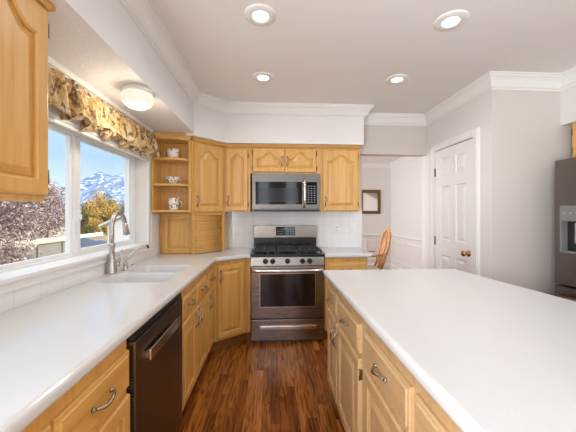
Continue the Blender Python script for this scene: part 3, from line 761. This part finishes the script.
# ------------------------------------------------------------------ range
rg = thing('kitchen_range', 'stainless gas range with black cooktop standing between the base cabinets', 'stove', (-0.206, 2.96, 0))
RW = 0.755
MB().box(0.002, RW-0.002, 0.045, 0.585, 0.02, 0.885).box(0.03, RW-0.03, 0.06, 0.55, 0.0, 0.02).build('range_body', M['steel_dark'], rg)
dr_ = MB().box(0.003, RW-0.003, 0.0, 0.045, 0.036, 0.247, bev=0.005).build('storage_drawer', M['steel'], rg)
MB().box(0.09, RW-0.085, -0.018, 0.0, 0.152, 0.187, bev=0.006).build('drawer_handle', M['steel_bright'], dr_)
od = MB()
od.box(0.003, RW-0.003, 0.0, 0.045, 0.258, 0.785, bev=0.005)
od = od.build('oven_door', M['steel'], rg)
MB().box(0.090, RW-0.090, -0.004, 0.0005, 0.372, 0.718).build('window_trim', M['steel_bright'], od)
MB().box(0.096, RW-0.096, -0.006, -0.003, 0.380, 0.714).build('oven_window', M['oven_glass'], od)
hp = []
for i in range(15):
    s_ = -1+2*i/14; hp.append((RW/2+s_*(RW/2-0.012), -0.048+0.016*s_*s_, 0.752))
hb = MB().tube(hp, 0.0165, 12)
for sx in (0.03, RW-0.03): hb.tube([(sx, -0.03, 0.752), (sx, 0.003, 0.752)], 0.014, 10)
hb.build('door_handle', M['steel_bright'], od)
cp = MB().add([(0.002, 0.004, 0.797), (RW-0.002, 0.004, 0.797), (RW-0.002, 0.016, 0.883), (0.002, 0.016, 0.883), (0.002, 0.06, 0.797), (RW-0.002, 0.06, 0.797), (RW-0.002, 0.06, 0.883), (0.002, 0.06, 0.883)],
              [(0, 1, 2, 3), (4, 7, 6, 5), (0, 4, 5, 1), (3, 2, 6, 7), (0, 3, 7, 4), (1, 5, 6, 2)]).build('control_panel', M['steel'], rg)
for u in (265.2, 272.5, 287.5, 302.5, 310.0):
    x = (u-250.5)/74.3*RW
    Mk = Matrix.Translation((x, 0.010, 0.841)) @ Matrix.Rotation(PI/2+0.13, 4, 'X')
    k_ = MB().lathe([(0.027, 0), (0.027, 0.006), (0.023, 0.010), (0.021, 0.026), (0.017, 0.030), (0, 0.030)], 20, Mk).box(-0.004, 0.004, -0.020, 0.020, 0.028, 0.038, Mk)
    k_.build('knob', M['black_plastic'], rg)
MB().box(0, RW, 0.004, 0.545, 0.883, 0.912, bev=0.006).build('cooktop', M['black'], rg)
for x, y, r in ((0.17, 0.16, 0.045), (0.585, 0.16, 0.05), (0.17, 0.41, 0.038), (0.585, 0.41, 0.045), (RW/2, 0.28, 0.042)):
    MB().lathe([(r+0.01, 0.912), (r+0.008, 0.92), (r, 0.922), (r, 0.930), (r-0.006, 0.935), (0, 0.936)], 20, Matrix.Translation((x, y, 0))).build('burner', M['iron'], rg)
for x0, x1 in ((0.02, 0.262), (0.268, 0.487), (0.493, RW-0.02)):
    g = MB(); z0, z1 = 0.940, 0.956
    for yy in (0.035, 0.525): g.box(x0, x1, yy-0.007, yy+0.007, z0-0.004, z1-0.002, bev=0.003)
    for xx in (x0+0.007, x1-0.007): g.box(xx-0.007, xx+0.007, 0.03, 0.53, z0-0.004, z1-0.002, bev=0.003)
    xm = (x0+x1)/2
    g.box(xm-0.006, xm+0.006, 0.03, 0.53, z0, z1+0.003, bev=0.003)
    for yy in (0.12, 0.20, 0.28, 0.36, 0.44): g.box(x0+0.005, x1-0.005, yy-0.0055, yy+0.0055, z0, z1, bev=0.003)
    for xx in (x0+0.01, x1-0.01):
        for yy in (0.037, 0.523): g.box(xx-0.008, xx+0.008, yy-0.008, yy+0.008, 0.911, z0, bev=0.002)
    g.build('grate', M['iron'], rg)
bk = MB().box(0.0, RW, 0.485, 0.583, 1.040, 1.190, bev=0.006).build('back_panel', M['steel'], rg)
MB().box(0.004, RW-0.004, 0.50, 0.583, 0.905, 1.040).build('back_riser', M['black'], rg)
MB().box(0.265, 0.492, 0.4825, 0.486, 1.068, 1.170).build('display', M['black_glass'], bk)
pb = MB()
for r in range(3):
    for c in range(8):
        if r == 0 and c in (3, 4): continue
        pb.box(0.283+c*0.0255, 0.297+c*0.0255, 0.4815, 0.4826, 1.084+r*0.026, 1.091+r*0.026)
pb.box(0.352, 0.405, 0.4815, 0.4826, 1.138, 1.152)
pb.build('key_legends', M['print_grey'], bk)

# ------------------------------------------------------------------ microwave
mw = thing('microwave', 'over-the-range stainless microwave hung under the short oak cabinet', 'microwave', (-0.2075, 3.2, 1.362))
MWW, MH = 0.753, 0.408
MB().box(0, MWW, 0.012, 0.34, 0.008, MH).build('microwave_body', M['steel_dark'], mw)
sc_ = MWW/67.8/6.857
px = lambda u: (u-45)*sc_
md_ = MB().box(0, px(398), 0.0, 0.014, 0.014, MH, bev=0.004).build('microwave_door', M['steel_dark'], mw)
zf = lambda v: MH-(v-52)*sc_
MB().box(px(68), px(385), -0.0035, 0.001, zf(262), zf(108)).build('door_glass', M['black_glass'], md_)
MB().box(px(92), px(360), -0.005, -0.003, zf(245), zf(150)).build('viewing_window', M['window_grey'], md_)
hx = px(400)
MB().tube([(hx, -0.004, zf(282)), (hx, -0.035, zf(270)), (hx, -0.045, zf(230)), (hx, -0.048, zf(185)), (hx, -0.045, zf(140)), (hx, -0.035, zf(102)), (hx, -0.004, zf(90))], 0.0135, 12).build('microwave_handle', M['steel_bright'], mw)
cpn = MB().box(px(400), MWW, 0.0, 0.014, 0.014, MH, bev=0.004).build('control_panel', M['steel_dark'], mw)
MB().box(px(415), px(488), -0.0035, 0.001, zf(262), zf(108)).build('keypad', M['black_glass'], cpn)
kb = MB()
for r in range(8):
    for c in range(3): kb.box(px(424)+c*0.034, px(424)+c*0.034+0.017, -0.0045, -0.003, zf(248)+r*0.025, zf(248)+r*0.025+0.007)
kb.build('key_legends', M['print_grey'], cpn)
MB().box(0.02, MWW-0.02, 0.006, 0.33, -0.010, 0.010).build('vent_grille', M['black_plastic'], mw)

# ------------------------------------------------------------------ dishwasher
dw = thing('dishwasher', 'dark stainless dishwasher with bar handle under the left counter', 'dishwasher', (-0.548, 1.152, 0), PI/2)
DWW = 0.618
MB().box(0.004, DWW-0.004, 0.012, 0.57, 0.10, 0.866).build('dishwasher_body', M['black_plastic'], dw)
MB().box(0.01, DWW-0.01, 0.06, 0.5, 0.0, 0.10).build('toe_kick', M['black_plastic'], dw)
dd = MB().box(0.008, DWW-0.008, -0.022, 0.012, 0.115, 0.832, bev=0.004).build('dishwasher_door', M['steel_dark'], dw)
MB().box(0.008, DWW-0.008, -0.016, 0.012, 0.835, 0.862, bev=0.003).build('control_strip', M['black'], dw)
hb = MB().box(0.10, 0.50, -0.044, -0.034, 0.712, 0.760, bev=0.005)
for x in (0.12, 0.48): hb.box(x-0.012, x+0.012, -0.036, -0.020, 0.72, 0.75)
hb.build('handle', M['steel_bright'], dd)
vt = MB()
for i in range(7): vt.box(0.0075, 0.0085, -0.018, 0.008, 0.62+i*0.012, 0.626+i*0.012)
MB().box(0.09, 0.135, -0.0228, -0.0215, 0.755, 0.768).build('badge', M['black_plastic'], dd)
vt.build('side_vent', M['black_plastic'], dd)

# ------------------------------------------------------------------ refrigerator
fr_ = thing('refrigerator', 'dark stainless refrigerator with water dispenser at the right edge', 'refrigerator', (2.30, 2.222, 0), -PI/2)
MB().box(0.004, 0.906, 0.07, 0.76, 0.03, 1.74).box(0.05, 0.86, 0.09, 0.7, 0.0, 0.03).build('fridge_body', M['black_plastic'], fr_)
# left door is built around the recess of the dispenser
fx0, fx1, fz0, fz1 = 0.042, 0.302, 1.025, 1.392
fdm = MB().box(0.0, fx0, 0, 0.068, 0.772, 1.757).box(fx1, 0.452, 0, 0.068, 0.772, 1.757).box(fx0, fx1, 0, 0.068, fz1, 1.757).box(fx0, fx1, 0, 0.068, 0.772, fz0).box(fx0, fx1, 0.06, 0.068, fz0, fz1)
fl = fdm.build('fridge_door', M['steel_dark'], fr_)
dsp = MB().box(fx0, fx1, -0.004, 0.01, 1.272, fz1).box(fx0, fx0+0.012, -0.004, 0.06, fz0, 1.272).box(fx1-0.012, fx1, -0.004, 0.06, fz0, 1.272).box(fx0+0.012, fx1-0.012, -0.004, 0.06, fz0, fz0+0.014).build('dispenser', M['grey_plastic'], fl)
MB().box(fx0+0.012, fx1-0.012, 0.05, 0.06, fz0+0.014, 1.272).build('dispenser_recess', M['black'], dsp)
MB().box(0.13, 0.21, 0.02, 0.05, 1.10, 1.262, bev=0.01).build('paddle', M['steel_bright'], dsp)
dt = MB()
for i in range(5): dt.box(0.075+i*0.045, 0.087+i*0.045, -0.0055, -0.0035, 1.33, 1.338)
dt.build('key_legends', M['print_grey'], dsp)
fr2 = MB().box(0.458, 0.91, 0, 0.068, 0.772, 1.757, bev=0.006).build('fridge_door', M['steel_dark'], fr_)
for x, par in ((0.425, fl), (0.485, fr2)):
    MB().tube([(x, -0.002, 0.86), (x, -0.05, 0.88), (x, -0.055, 1.3), (x, -0.05, 1.66), (x, -0.002, 1.68)], 0.012, 10).build('handle', M['steel_dark'], par)
for z0, z1 in ((0.42, 0.755), (0.06, 0.412)):
    d_ = MB().box(0.0, 0.91, 0, 0.068, z0, z1, bev=0.006).build('freezer_drawer', M['steel_dark'], fr_)
    MB().tube([(0.06, -0.002, z1-0.07), (0.075, -0.05, z1-0.07), (0.455, -0.055, z1-0.07), (0.835, -0.05, z1-0.07), (0.85, -0.002, z1-0.07)], 0.012, 10).build('handle', M['brass'], d_)

# ------------------------------------------------------------------ lights
def downlight(x, y, label):
    t = thing('recessed_light', label, 'light', (x, y, CZ), 0, 'recessed ceiling downlights')
    MB().lathe([(0.046, -0.004), (0.050, -0.011), (0.060, -0.012), (0.088, -0.008), (0.096, -0.002), (0.096, 0.004), (0.046, 0.004)], 32, close=True).build('trim_ring', M['trim'], t)
    MB().lathe([(0.0, -0.0055), (0.032, -0.0065), (0.045, -0.0045), (0.046, 0.002), (0.0, 0.002)], 28).build('lens', M['led'], t)
    lamp('lamp_light', 'AREA', (0, 0, -0.016), (0, 0, 0), 2.0, (1, 0.99, 0.98), t, shape='DISK', size=0.12, spread=2.6)
    return t
downlight(-0.063, 1.735, 'recessed downlight nearest the soffit in the front ceiling row')
downlight(-0.068, 2.525, 'recessed downlight above the aisle in front of the range')
downlight(1.108, 2.493, 'recessed downlight in the far row on the doorway side')
downlight(1.10, 1.716, 'recessed downlight over the island, nearer the refrigerator')
fm = thing('flush_light', 'round opal glass ceiling light glowing on the soffit above sink', 'light', (-0.848, 1.90, 2.122))
MB().lathe([(0.086, 0), (0.092, -0.008), (0.090, -0.022), (0.084, -0.028), (0.0, -0.028)], 32).build('base_ring', M['trim'], fm)
MB().lathe([(0.082, -0.0285), (0.090, -0.036), (0.095, -0.055), (0.092, -0.075), (0.080, -0.098), (0.055, -0.115), (0.025, -0.122), (0.0, -0.123)], 32).build('glass_shade', M['lit_glass'], fm)
lamp('lamp_light', 'POINT', (0, 0, -0.17), (0, 0, 0), 4.0, (1, 0.88, 0.70), fm, shadow_soft_size=0.06)

# ------------------------------------------------------------------ small things
# valance
def valance_obj():
    t = thing('window_valance', 'gathered floral gold and brown valance over the kitchen window', 'curtain', (XL+0.05, 1.18, 1.86))
    Ly = 1.61; n = 460; rows = 16; vs = []; fs = []
    rr = random.Random(3); ph = [rr.uniform(0, 6.28) for _ in range(6)]
    for i in range(n):
        y = Ly*i/(n-1)
        f1 = math.sin(y*62+1.3*math.sin(y*9+ph[0])+ph[1]); f2 = math.sin(y*118+ph[2]+1.7*math.sin(y*13+ph[3]))
        hem = 0.020*(math.sin(y*31+ph[4])+0.6*math.sin(y*57+ph[5]))+0.012*f1
        for j in range(rows):
            s_ = j/(rows-1)
            z = 0.205*(1-s_)+hem*s_**2
            am = 0.008+0.030*s_; rod = 0.0
            if s_ < 0.14: am = 0.010
            elif s_ < 0.26: am = 0.005; rod = 0.008
            vs.append((0.018+rod+am*(0.75*f1+0.45*f2)*1.0+0.008*s_, y+0.010*s_*f2, z))
    for i in range(n-1):
        for j in range(rows-1): fs.append((i*rows+j, (i+1)*rows+j, (i+1)*rows+j+1, i*rows+j+1))
    o = MB().add(vs, fs, True).build('fabric', M['valance'], t)
    md = o.modifiers.new('s', 'SOLIDIFY'); md.thickness = 0.0015
    MB().tube([(0.016, -0.01, 0.168), (0.016, Ly+0.01, 0.168)], 0.006, 10).box(-0.05, 0.02, -0.012, -0.004, 0.155, 0.18).box(-0.05, 0.02, Ly+0.004, Ly+0.012, 0.155, 0.18).build('rod', M['trim'], t)
valance_obj()
# cups
def cup(name, label, loc, prof, mat, hr, hz, hs, ang_):
    t = thing(name, label, 'cup', loc, ang_)
    MB().lathe(prof, 28).build('bowl', mat, t)
    pts = []
    for i in range(11):
        a = -PI*0.5+PI*i/10
        pts.append((hr+hs*0.85*math.cos(a), 0, hz+hs*math.sin(a)))
    MB().tube(pts, 0.0038, 8).build('handle', mat, t)
    return t
cxs = XS+0.165
mug = [(0.0, 0.0), (0.030, 0.0), (0.032, 0.004), (0.040, 0.02), (0.044, 0.05), (0.046, 0.088), (0.0435, 0.088), (0.041, 0.05), (0.037, 0.022), (0.028, 0.008), (0, 0.008)]
bowlp = [(0.0, 0.0), (0.024, 0.0), (0.025, 0.005), (0.034, 0.014), (0.046, 0.035), (0.053, 0.062), (0.0505, 0.062), (0.044, 0.036), (0.030, 0.016), (0, 0.012)]
cup('teacup', 'flowered mug-shaped cup on the top open shelf, handle to the left', (cxs+0.005, 2.955, SZ[2]+0.0205), [(r*1.32, z*1.1) for r, z in mug], M['china'], 0.061, 0.054, 0.033, PI*0.95)
cup('teacup', 'wide shallow patterned cup on the middle open shelf', (cxs, 2.955, SZ[1]+0.0205), [(r*1.22, z*1.15) for r, z in bowlp], M['china2'], 0.057, 0.041, 0.020, 0.2)
cup('mug', 'straight flowered mug on the lowest open shelf', (cxs+0.012, 2.955, SZ[0]+0.0205), [(0.0, 0), (0.045, 0), (0.0475, 0.004), (0.049, 0.06), (0.051, 0.118), (0.0485, 0.118), (0.046, 0.06), (0.043, 0.01), (0, 0.009)], M['china'], 0.047, 0.06, 0.032, 0.3)
# outlet and switch
def plate(x, label, kind):
    t = thing('wall_outlet' if kind == 'o' else 'light_switch', label, 'outlet' if kind == 'o' else 'switch', (x, YB-0.0125, 1.14))
    MB().box(-0.036, 0.036, -0.006, 0, -0.058, 0.058, bev=0.003).build('cover_plate', M['plastic_white'], t)
    if kind == 'o':
        for z in (-0.02, 0.02):
            s_ = MB().box(-0.016, 0.016, -0.008, -0.005, z-0.014, z+0.014, bev=0.003).build('socket', M['plastic_white'], t)
            MB().box(-0.009, -0.006, -0.0086, -0.0078, z-0.005, z+0.006).box(0.006, 0.009, -0.0086, -0.0078, z-0.005, z+0.006).lathe([(0.003, -0.0005), (0.003, 0.0005)], 8, Matrix.Translation((0, -0.008, z-0.009)) @ Matrix.Rotation(PI/2, 4, 'X')).build('slots', M['black_plastic'], s_)
    else:
        MB().box(-0.016, 0.016, -0.010, -0.005, -0.032, 0.032, bev=0.003).build('rocker', M['plastic_white'], t)
plate(0.815, 'white electrical outlet on the tiles right of the range', 'o')
plate(1.022, 'white rocker switch on the tiles near the wall end', 's')
# framed picture
pf = thing('framed_picture', 'framed winter scene in a bronze frame on the dining room wall', 'picture', (2.36, YD-0.001, 1.60))
fw_, fh_ = 0.25, 0.285
f = MB()
for q in ((-fw_, fw_, -fh_, -fh_+0.07), (-fw_, fw_, fh_-0.07, fh_), (-fw_, -fw_+0.07, -fh_+0.07, fh_-0.07), (fw_-0.07, fw_, -fh_+0.07, fh_-0.07)):
    f.box(q[0], q[1], -0.030, 0.0, q[2], q[3], bev=0.008)
f.build('frame', steel('bronze_frame', srgb(120, 98, 62), 0.45, (20, 20, 20)), pf)
MB().box(-fw_+0.065, fw_-0.065, -0.014, -0.002, -fh_+0.065, fh_-0.065).build('print', M['picture'], pf)

# ------------------------------------------------------------------ dining furniture
ch = thing('dining_chair', 'golden wooden armchair with oval splat back in the dining room', 'chair', (1.495, 4.50, 0))
# chair faces -x; back on the +x side
sx0, sx1, sy = -0.24, 0.20, 0.25
MB().prism([(sx0, -sy), (sx1, -sy*0.82), (sx1, sy*0.82), (sx0, sy)], 0.405, 0.45, None, 0.008).build('seat_frame', M['chair_wood'], ch)
MB().prism([(sx0+0.015, -sy+0.02), (sx1-0.03, -sy*0.82+0.02), (sx1-0.03, sy*0.82-0.02), (sx0+0.015, sy-0.02)], 0.448, 0.485, None, 0.016).build('seat_cushion', M['seat'], ch)
for s_ in (-1, 1):
    MB().tube([(sx0+0.025, s_*(sy-0.03), 0.41), (sx0+0.02, s_*(sy-0.03), 0.25), (sx0+0.03, s_*(sy-0.03), 0)], [0.024, 0.022, 0.015], 10).build('leg', M['chair_wood'], ch)
    MB().tube([(sx1-0.01, s_*(sy*0.82-0.03), 0.45), (sx1, s_*(sy*0.82-0.03), 0.25), (sx1+0.07, s_*(sy*0.82-0.03), 0)], [0.022, 0.022, 0.016], 10).build('leg', M['chair_wood'], ch)
    MB().tube([(sx1+0.02, s_*0.20, 0.70), (0.0, s_*0.255, 0.69), (sx0+0.02, s_*0.27, 0.70)], [0.018, 0.024, 0.028], 10, 0.7).tube([(sx0+0.06, s_*0.265, 0.69), (sx0+0.12, s_*0.245, 0.56), (sx0+0.09, s_*0.232, 0.43)], [0.016, 0.014, 0.017], 10).build('arm', M['chair_wood'], ch)
hoop = []
for i in range(29):
    a = -PI*0.5+2*PI*i/28
    hgt = 0.77+0.295*math.sin(a); wdt = 0.195*math.cos(a)*(0.8+0.2*math.sin(a))
    hoop.append((sx1+0.01+(hgt-0.45)*0.24, wdt, hgt))
MB().tube(hoop, 0.019, 10).build('back_hoop', M['chair_wood'], ch)
MB().tube([(sx1+0.01+0.59*0.24, 0, 1.04), (sx1+0.01+0.62*0.24, 0, 1.07), (sx1+0.01+0.635*0.24, 0, 1.085)], [0.11, 0.085, 0.03], 14, 0.22).build('crest', M['chair_wood'], ch)
for y_ in (-0.09, 0.0, 0.09):
    MB().tube([(sx1+0.0, y_*0.6, 0.45), (sx1+0.01+0.16*0.24, y_, 0.61), (sx1+0.01+0.36*0.24, y_*1.25, 0.80), (sx1+0.01+0.58*0.24, y_*0.7, 1.03)], [0.014, 0.04 if y_ == 0 else 0.012, 0.055 if y_ == 0 else 0.012, 0.018], 8, 0.35).build('spindle', M['chair_wood'], ch)
for s_ in (-1, 1): MB().tube([(sx1-0.02, s_*0.15, 0.44), (sx1+0.01+0.05*0.24, s_*0.14, 0.53), (sx1+0.01+0.16*0.24, s_*0.16, 0.63)], 0.016, 8).build('back_post', M['chair_wood'], ch)
tb = thing('dining_table', 'polished wooden dining table mostly hidden behind the counter end', 'table', (0.90, 4.55, 0))
MB().prism(rrect(-0.75, 0.50, -0.48, 0.48, 0.18), 0.735, 0.765, None, 0.01).build('tabletop', M['chair_wood'], tb)
MB().box(-0.66, 0.40, -0.38, 0.38, 0.655, 0.735).build('apron', M['chair_wood'], tb)
for x_ in (-0.62, 0.36):
    for y_ in (-0.34, 0.34): MB().tube([(x_, y_, 0.66), (x_, y_, 0.55), (x_, y_, 0.3), (x_, y_, 0.0)], [0.04, 0.03, 0.035, 0.02], 12).build('leg', M['chair_wood'], tb)

# ------------------------------------------------------------------ outdoors
GZ = -1.0
gr = MB().box(-900, -1.6, -60, 900, GZ-0.3, GZ)
struct('ground', gr, M['ground'])
def leaves(mb, c, rad, n, size, rng, shell=0.35):
    vs = []; fs = []
    for i in range(n):
        while True:
            d = Vector((rng.uniform(-1, 1), rng.uniform(-1, 1), rng.uniform(-1, 1)))
            if shell < d.length < 1: break
        w = 1+0.28*noise.noise(d*2.3+Vector(c))
        p = Vector((c[0]+d.x*rad[0]*w, c[1]+d.y*rad[1]*w, c[2]+d.z*rad[2]*w))
        a = Vector((rng.gauss(0, 1), rng.gauss(0, 1), rng.gauss(0, 1))).normalized(); b = a.orthogonal().normalized()
        s_ = size*rng.uniform(0.6, 1.4); k = len(vs)
        vs += [p-a*s_, p+b*s_*0.5, p+a*s_, p-b*s_*0.5]; fs.append((k, k+1, k+2, k+3))
    mb.add(vs, fs)
def tree(name, label, loc, crowns, trunk_h, trunk_r, mat, n, size, seed, branches=0, group=None, cat='tree'):
    rng = random.Random(seed)
    t = thing(name, label, cat, loc, 0, group)
    mb = MB()
    for c, r in crowns: leaves(mb, c, r, n//len(crowns), size, rng)
    mb.build('foliage', mat, t)
    tk = MB().tube([(0, 0, 0), (0.02*trunk_h, 0, trunk_h*0.5), (0, 0.02, trunk_h)], [trunk_r, trunk_r*0.8, trunk_r*0.35], 8)
    c0, r0 = crowns[0]
    for i in range(branches):
        a = rng.uniform(0, 6.28); h = rng.uniform(0.25, 0.8)*trunk_h; el = rng.uniform(0.2, 1.1)
        q = Vector((math.cos(a)*math.cos(el), math.sin(a)*math.cos(el), math.sin(el)))*r0[0]*rng.uniform(0.8, 1.15)
        p0 = Vector((0, 0, h)); p1 = p0+q*0.5+Vector((0, 0, 0.1)); tk.tube([p0, p1, p0+q*1.05+Vector((rng.uniform(-.1, .1), rng.uniform(-.1, .1), 0.25))], [trunk_r*0.35, trunk_r*0.2, 0.005], 5)
    tk.build('trunk', M['bark'], t)
    return t
tree('plum_bush', 'plum-brown leafy shrub filling the left window pane', (-5.3, 5.0, GZ), [((0, -0.2, 2.25), (1.3, 1.5, 1.35)), ((0.3, -1.2, 1.8), (1.1, 1.2, 1.4)), ((-0.35, 1.0, 2.5), (0.9, 1.1, 0.85)), ((-0.2, 0.2, 2.9), (0.8, 1.0, 0.95)), ((-0.2, 2.1, 2.4), (0.8, 1.1, 0.68)), ((0.0, -0.3, 1.4), (1.2, 1.3, 0.9))], 3.2, 0.10, M['leaf_plum'], 54000, 0.024, 11, 40, cat='shrub')
for i, (k, y, zt, w_, mt, lb) in enumerate((
        (-0.630, 24.0, 2.15, 0.95, 'leaf_green', 'dark green tree right beside the window mullion, left of the golden trees'),
        (-0.600, 28.5, 2.75, 1.05, 'leaf_gold', 'lower golden tree left of the tall golden tree'),
        (-0.570, 33.0, 4.05, 1.25, 'leaf_gold', 'tallest golden tree in front of the snowy peak'),
        (-0.545, 37.5, 3.85, 1.30, 'leaf_green', 'tall dark green tree right of the tallest golden tree'),
        (-0.524, 26.0, 2.55, 0.95, 'leaf_gold', 'wide golden tree above the white shed roof'),
        (-0.500, 30.0, 2.40, 1.05, 'leaf_green', 'dark green tree at the right edge of the window'),
        (-0.735, 29.0, 4.6, 1.2, 'leaf_plum', 'brown tree seen over the shrub beside the cabinet'))):
    h = zt-GZ; rg_ = random.Random(90+i); cr_ = [((0, 0, h*0.72), (w_*0.55, w_*0.55, h*0.29))]
    for q in range(8):
        a = q*2.4+rg_.random(); zz = rg_.uniform(0.22, 0.72); rr_ = w_*(0.75-0.55*zz)
        cr_.append(((rr_*math.cos(a), rr_*math.sin(a), h*zz), (w_*rg_.uniform(0.3, 0.48), w_*rg_.uniform(0.3, 0.48), h*rg_.uniform(0.10, 0.17))))
    tree('tree', lb, (k*y, y, GZ), cr_, h*0.8, 0.08, M[mt], 7200, 0.07, 40+i, 8, 'autumn trees beyond the garden')
# garden wall / fence
fn = thing('garden_fence', 'buff panel fence with pale coping behind the plum shrub', 'fence', (-7.45, 5.6, GZ))
MB().box(-0.06, 0.06, -2.0, 7.6, 0.0, 1.33).build('panels', M['fence'], fn)
MB().box(-0.11, 0.11, -2.0, 7.6, 1.33, 1.485, bev=0.03).build('coping', M['fence_cap'], fn)
for i in range(8): MB().box(0.06, 0.075, -1.5+i*1.1, -1.46+i*1.1, 0.0, 1.33).build('batten', M['bark'], fn)
# white shed
sh = thing('garden_shed', 'small white shed with pale gable roof outside the right pane', 'shed', (-4.33, 7.6, GZ))
MB().prism([(0.17, 0.05), (1.12, 0.05), (1.12, 1.3), (0.17, 1.3)], 0, 2.06).add([(0.17, 0.051, 2.05), (1.12, 0.051, 2.05), (0.645, 0.051, 2.27), (0.17, 1.29, 2.05), (1.12, 1.29, 2.05), (0.645, 1.29, 2.27)], [(0, 1, 2), (3, 5, 4), (0, 2, 5, 3), (1, 4, 5, 2)]).build('walls', M['shed'], sh)
rf = MB()
for a, b in (((0.0, 1.985), (0.645, 2.285)), ((0.645, 2.285), (1.29, 1.985))):
    vs = [(a[0], -0.06, a[1]), (b[0], -0.06, b[1]), (b[0], 1.4, b[1]), (a[0], 1.4, a[1])]; vs += [(x, y, z+0.05) for x, y, z in vs]
    rf.add(vs, [(3, 2, 1, 0), (4, 5, 6, 7), (0, 1, 5, 4), (1, 2, 6, 5), (2, 3, 7, 6), (3, 0, 4, 7)])
rf.build('roof', M['shed_roof'], sh)
# covered heap
tp_ = thing('covered_heap', 'low slate-blue covered heap beyond the sill left of the shed', 'cover', (-5.95, 9.9, GZ))
bm = bmesh.new(); bmesh.ops.create_icosphere(bm, subdivisions=4, radius=1)
for v in bm.verts:
    q = v.co.copy(); k = 1+0.12*noise.noise(q*2.2)
    v.co = Vector((q.x*0.75*k, q.y*1.0*k, max(-0.0, q.z+0.25)*1.18*k))
MB().addbm(bm, None, True).build('tarpaulin', M['tarp'], tp_)
# mountain range
mt = MB(); nx, ny = 150, 50; vs = []; fs = []
def ridge(u):   # u: 0 left .. 1 right
    pk = [(0.0, 12), (0.18, 17), (0.36, 22), (0.47, 27), (0.55, 31), (0.60, 47), (0.645, 56), (0.69, 50), (0.73, 53), (0.80, 47), (0.88, 41), (1.0, 34)]
    for (a, h0), (b, h1) in zip(pk, pk[1:]):
        if a <= u <= b: return h0+(h1-h0)*(u-a)/(b-a)
    return 20
for i in range(nx):
    u = i/(nx-1); x = -420+330*u
    for j in range(ny):
        w = j/(ny-1); y = 260+170*w
        hh_ = ridge(u)*(1-abs(w-0.62)/0.62)**0.85 if w < 0.62 else ridge(u)*(1-(w-0.62)/0.38)**0.8
        k = noise.fractal(Vector((x*0.022, y*0.022, 3.1)), 0.9, 2.1, 6)
        vs.append((x, y, GZ-2+max(0, hh_*(1+0.0*k)+k*5.5*(0.25+abs(w-0.62)*1.2))))
for i in range(nx-1):
    for j in range(ny-1): fs.append((i*ny+j, (i+1)*ny+j, (i+1)*ny+j+1, i*ny+j+1))
struct('mountain_range', MB().add(vs, fs), M['mountain'])
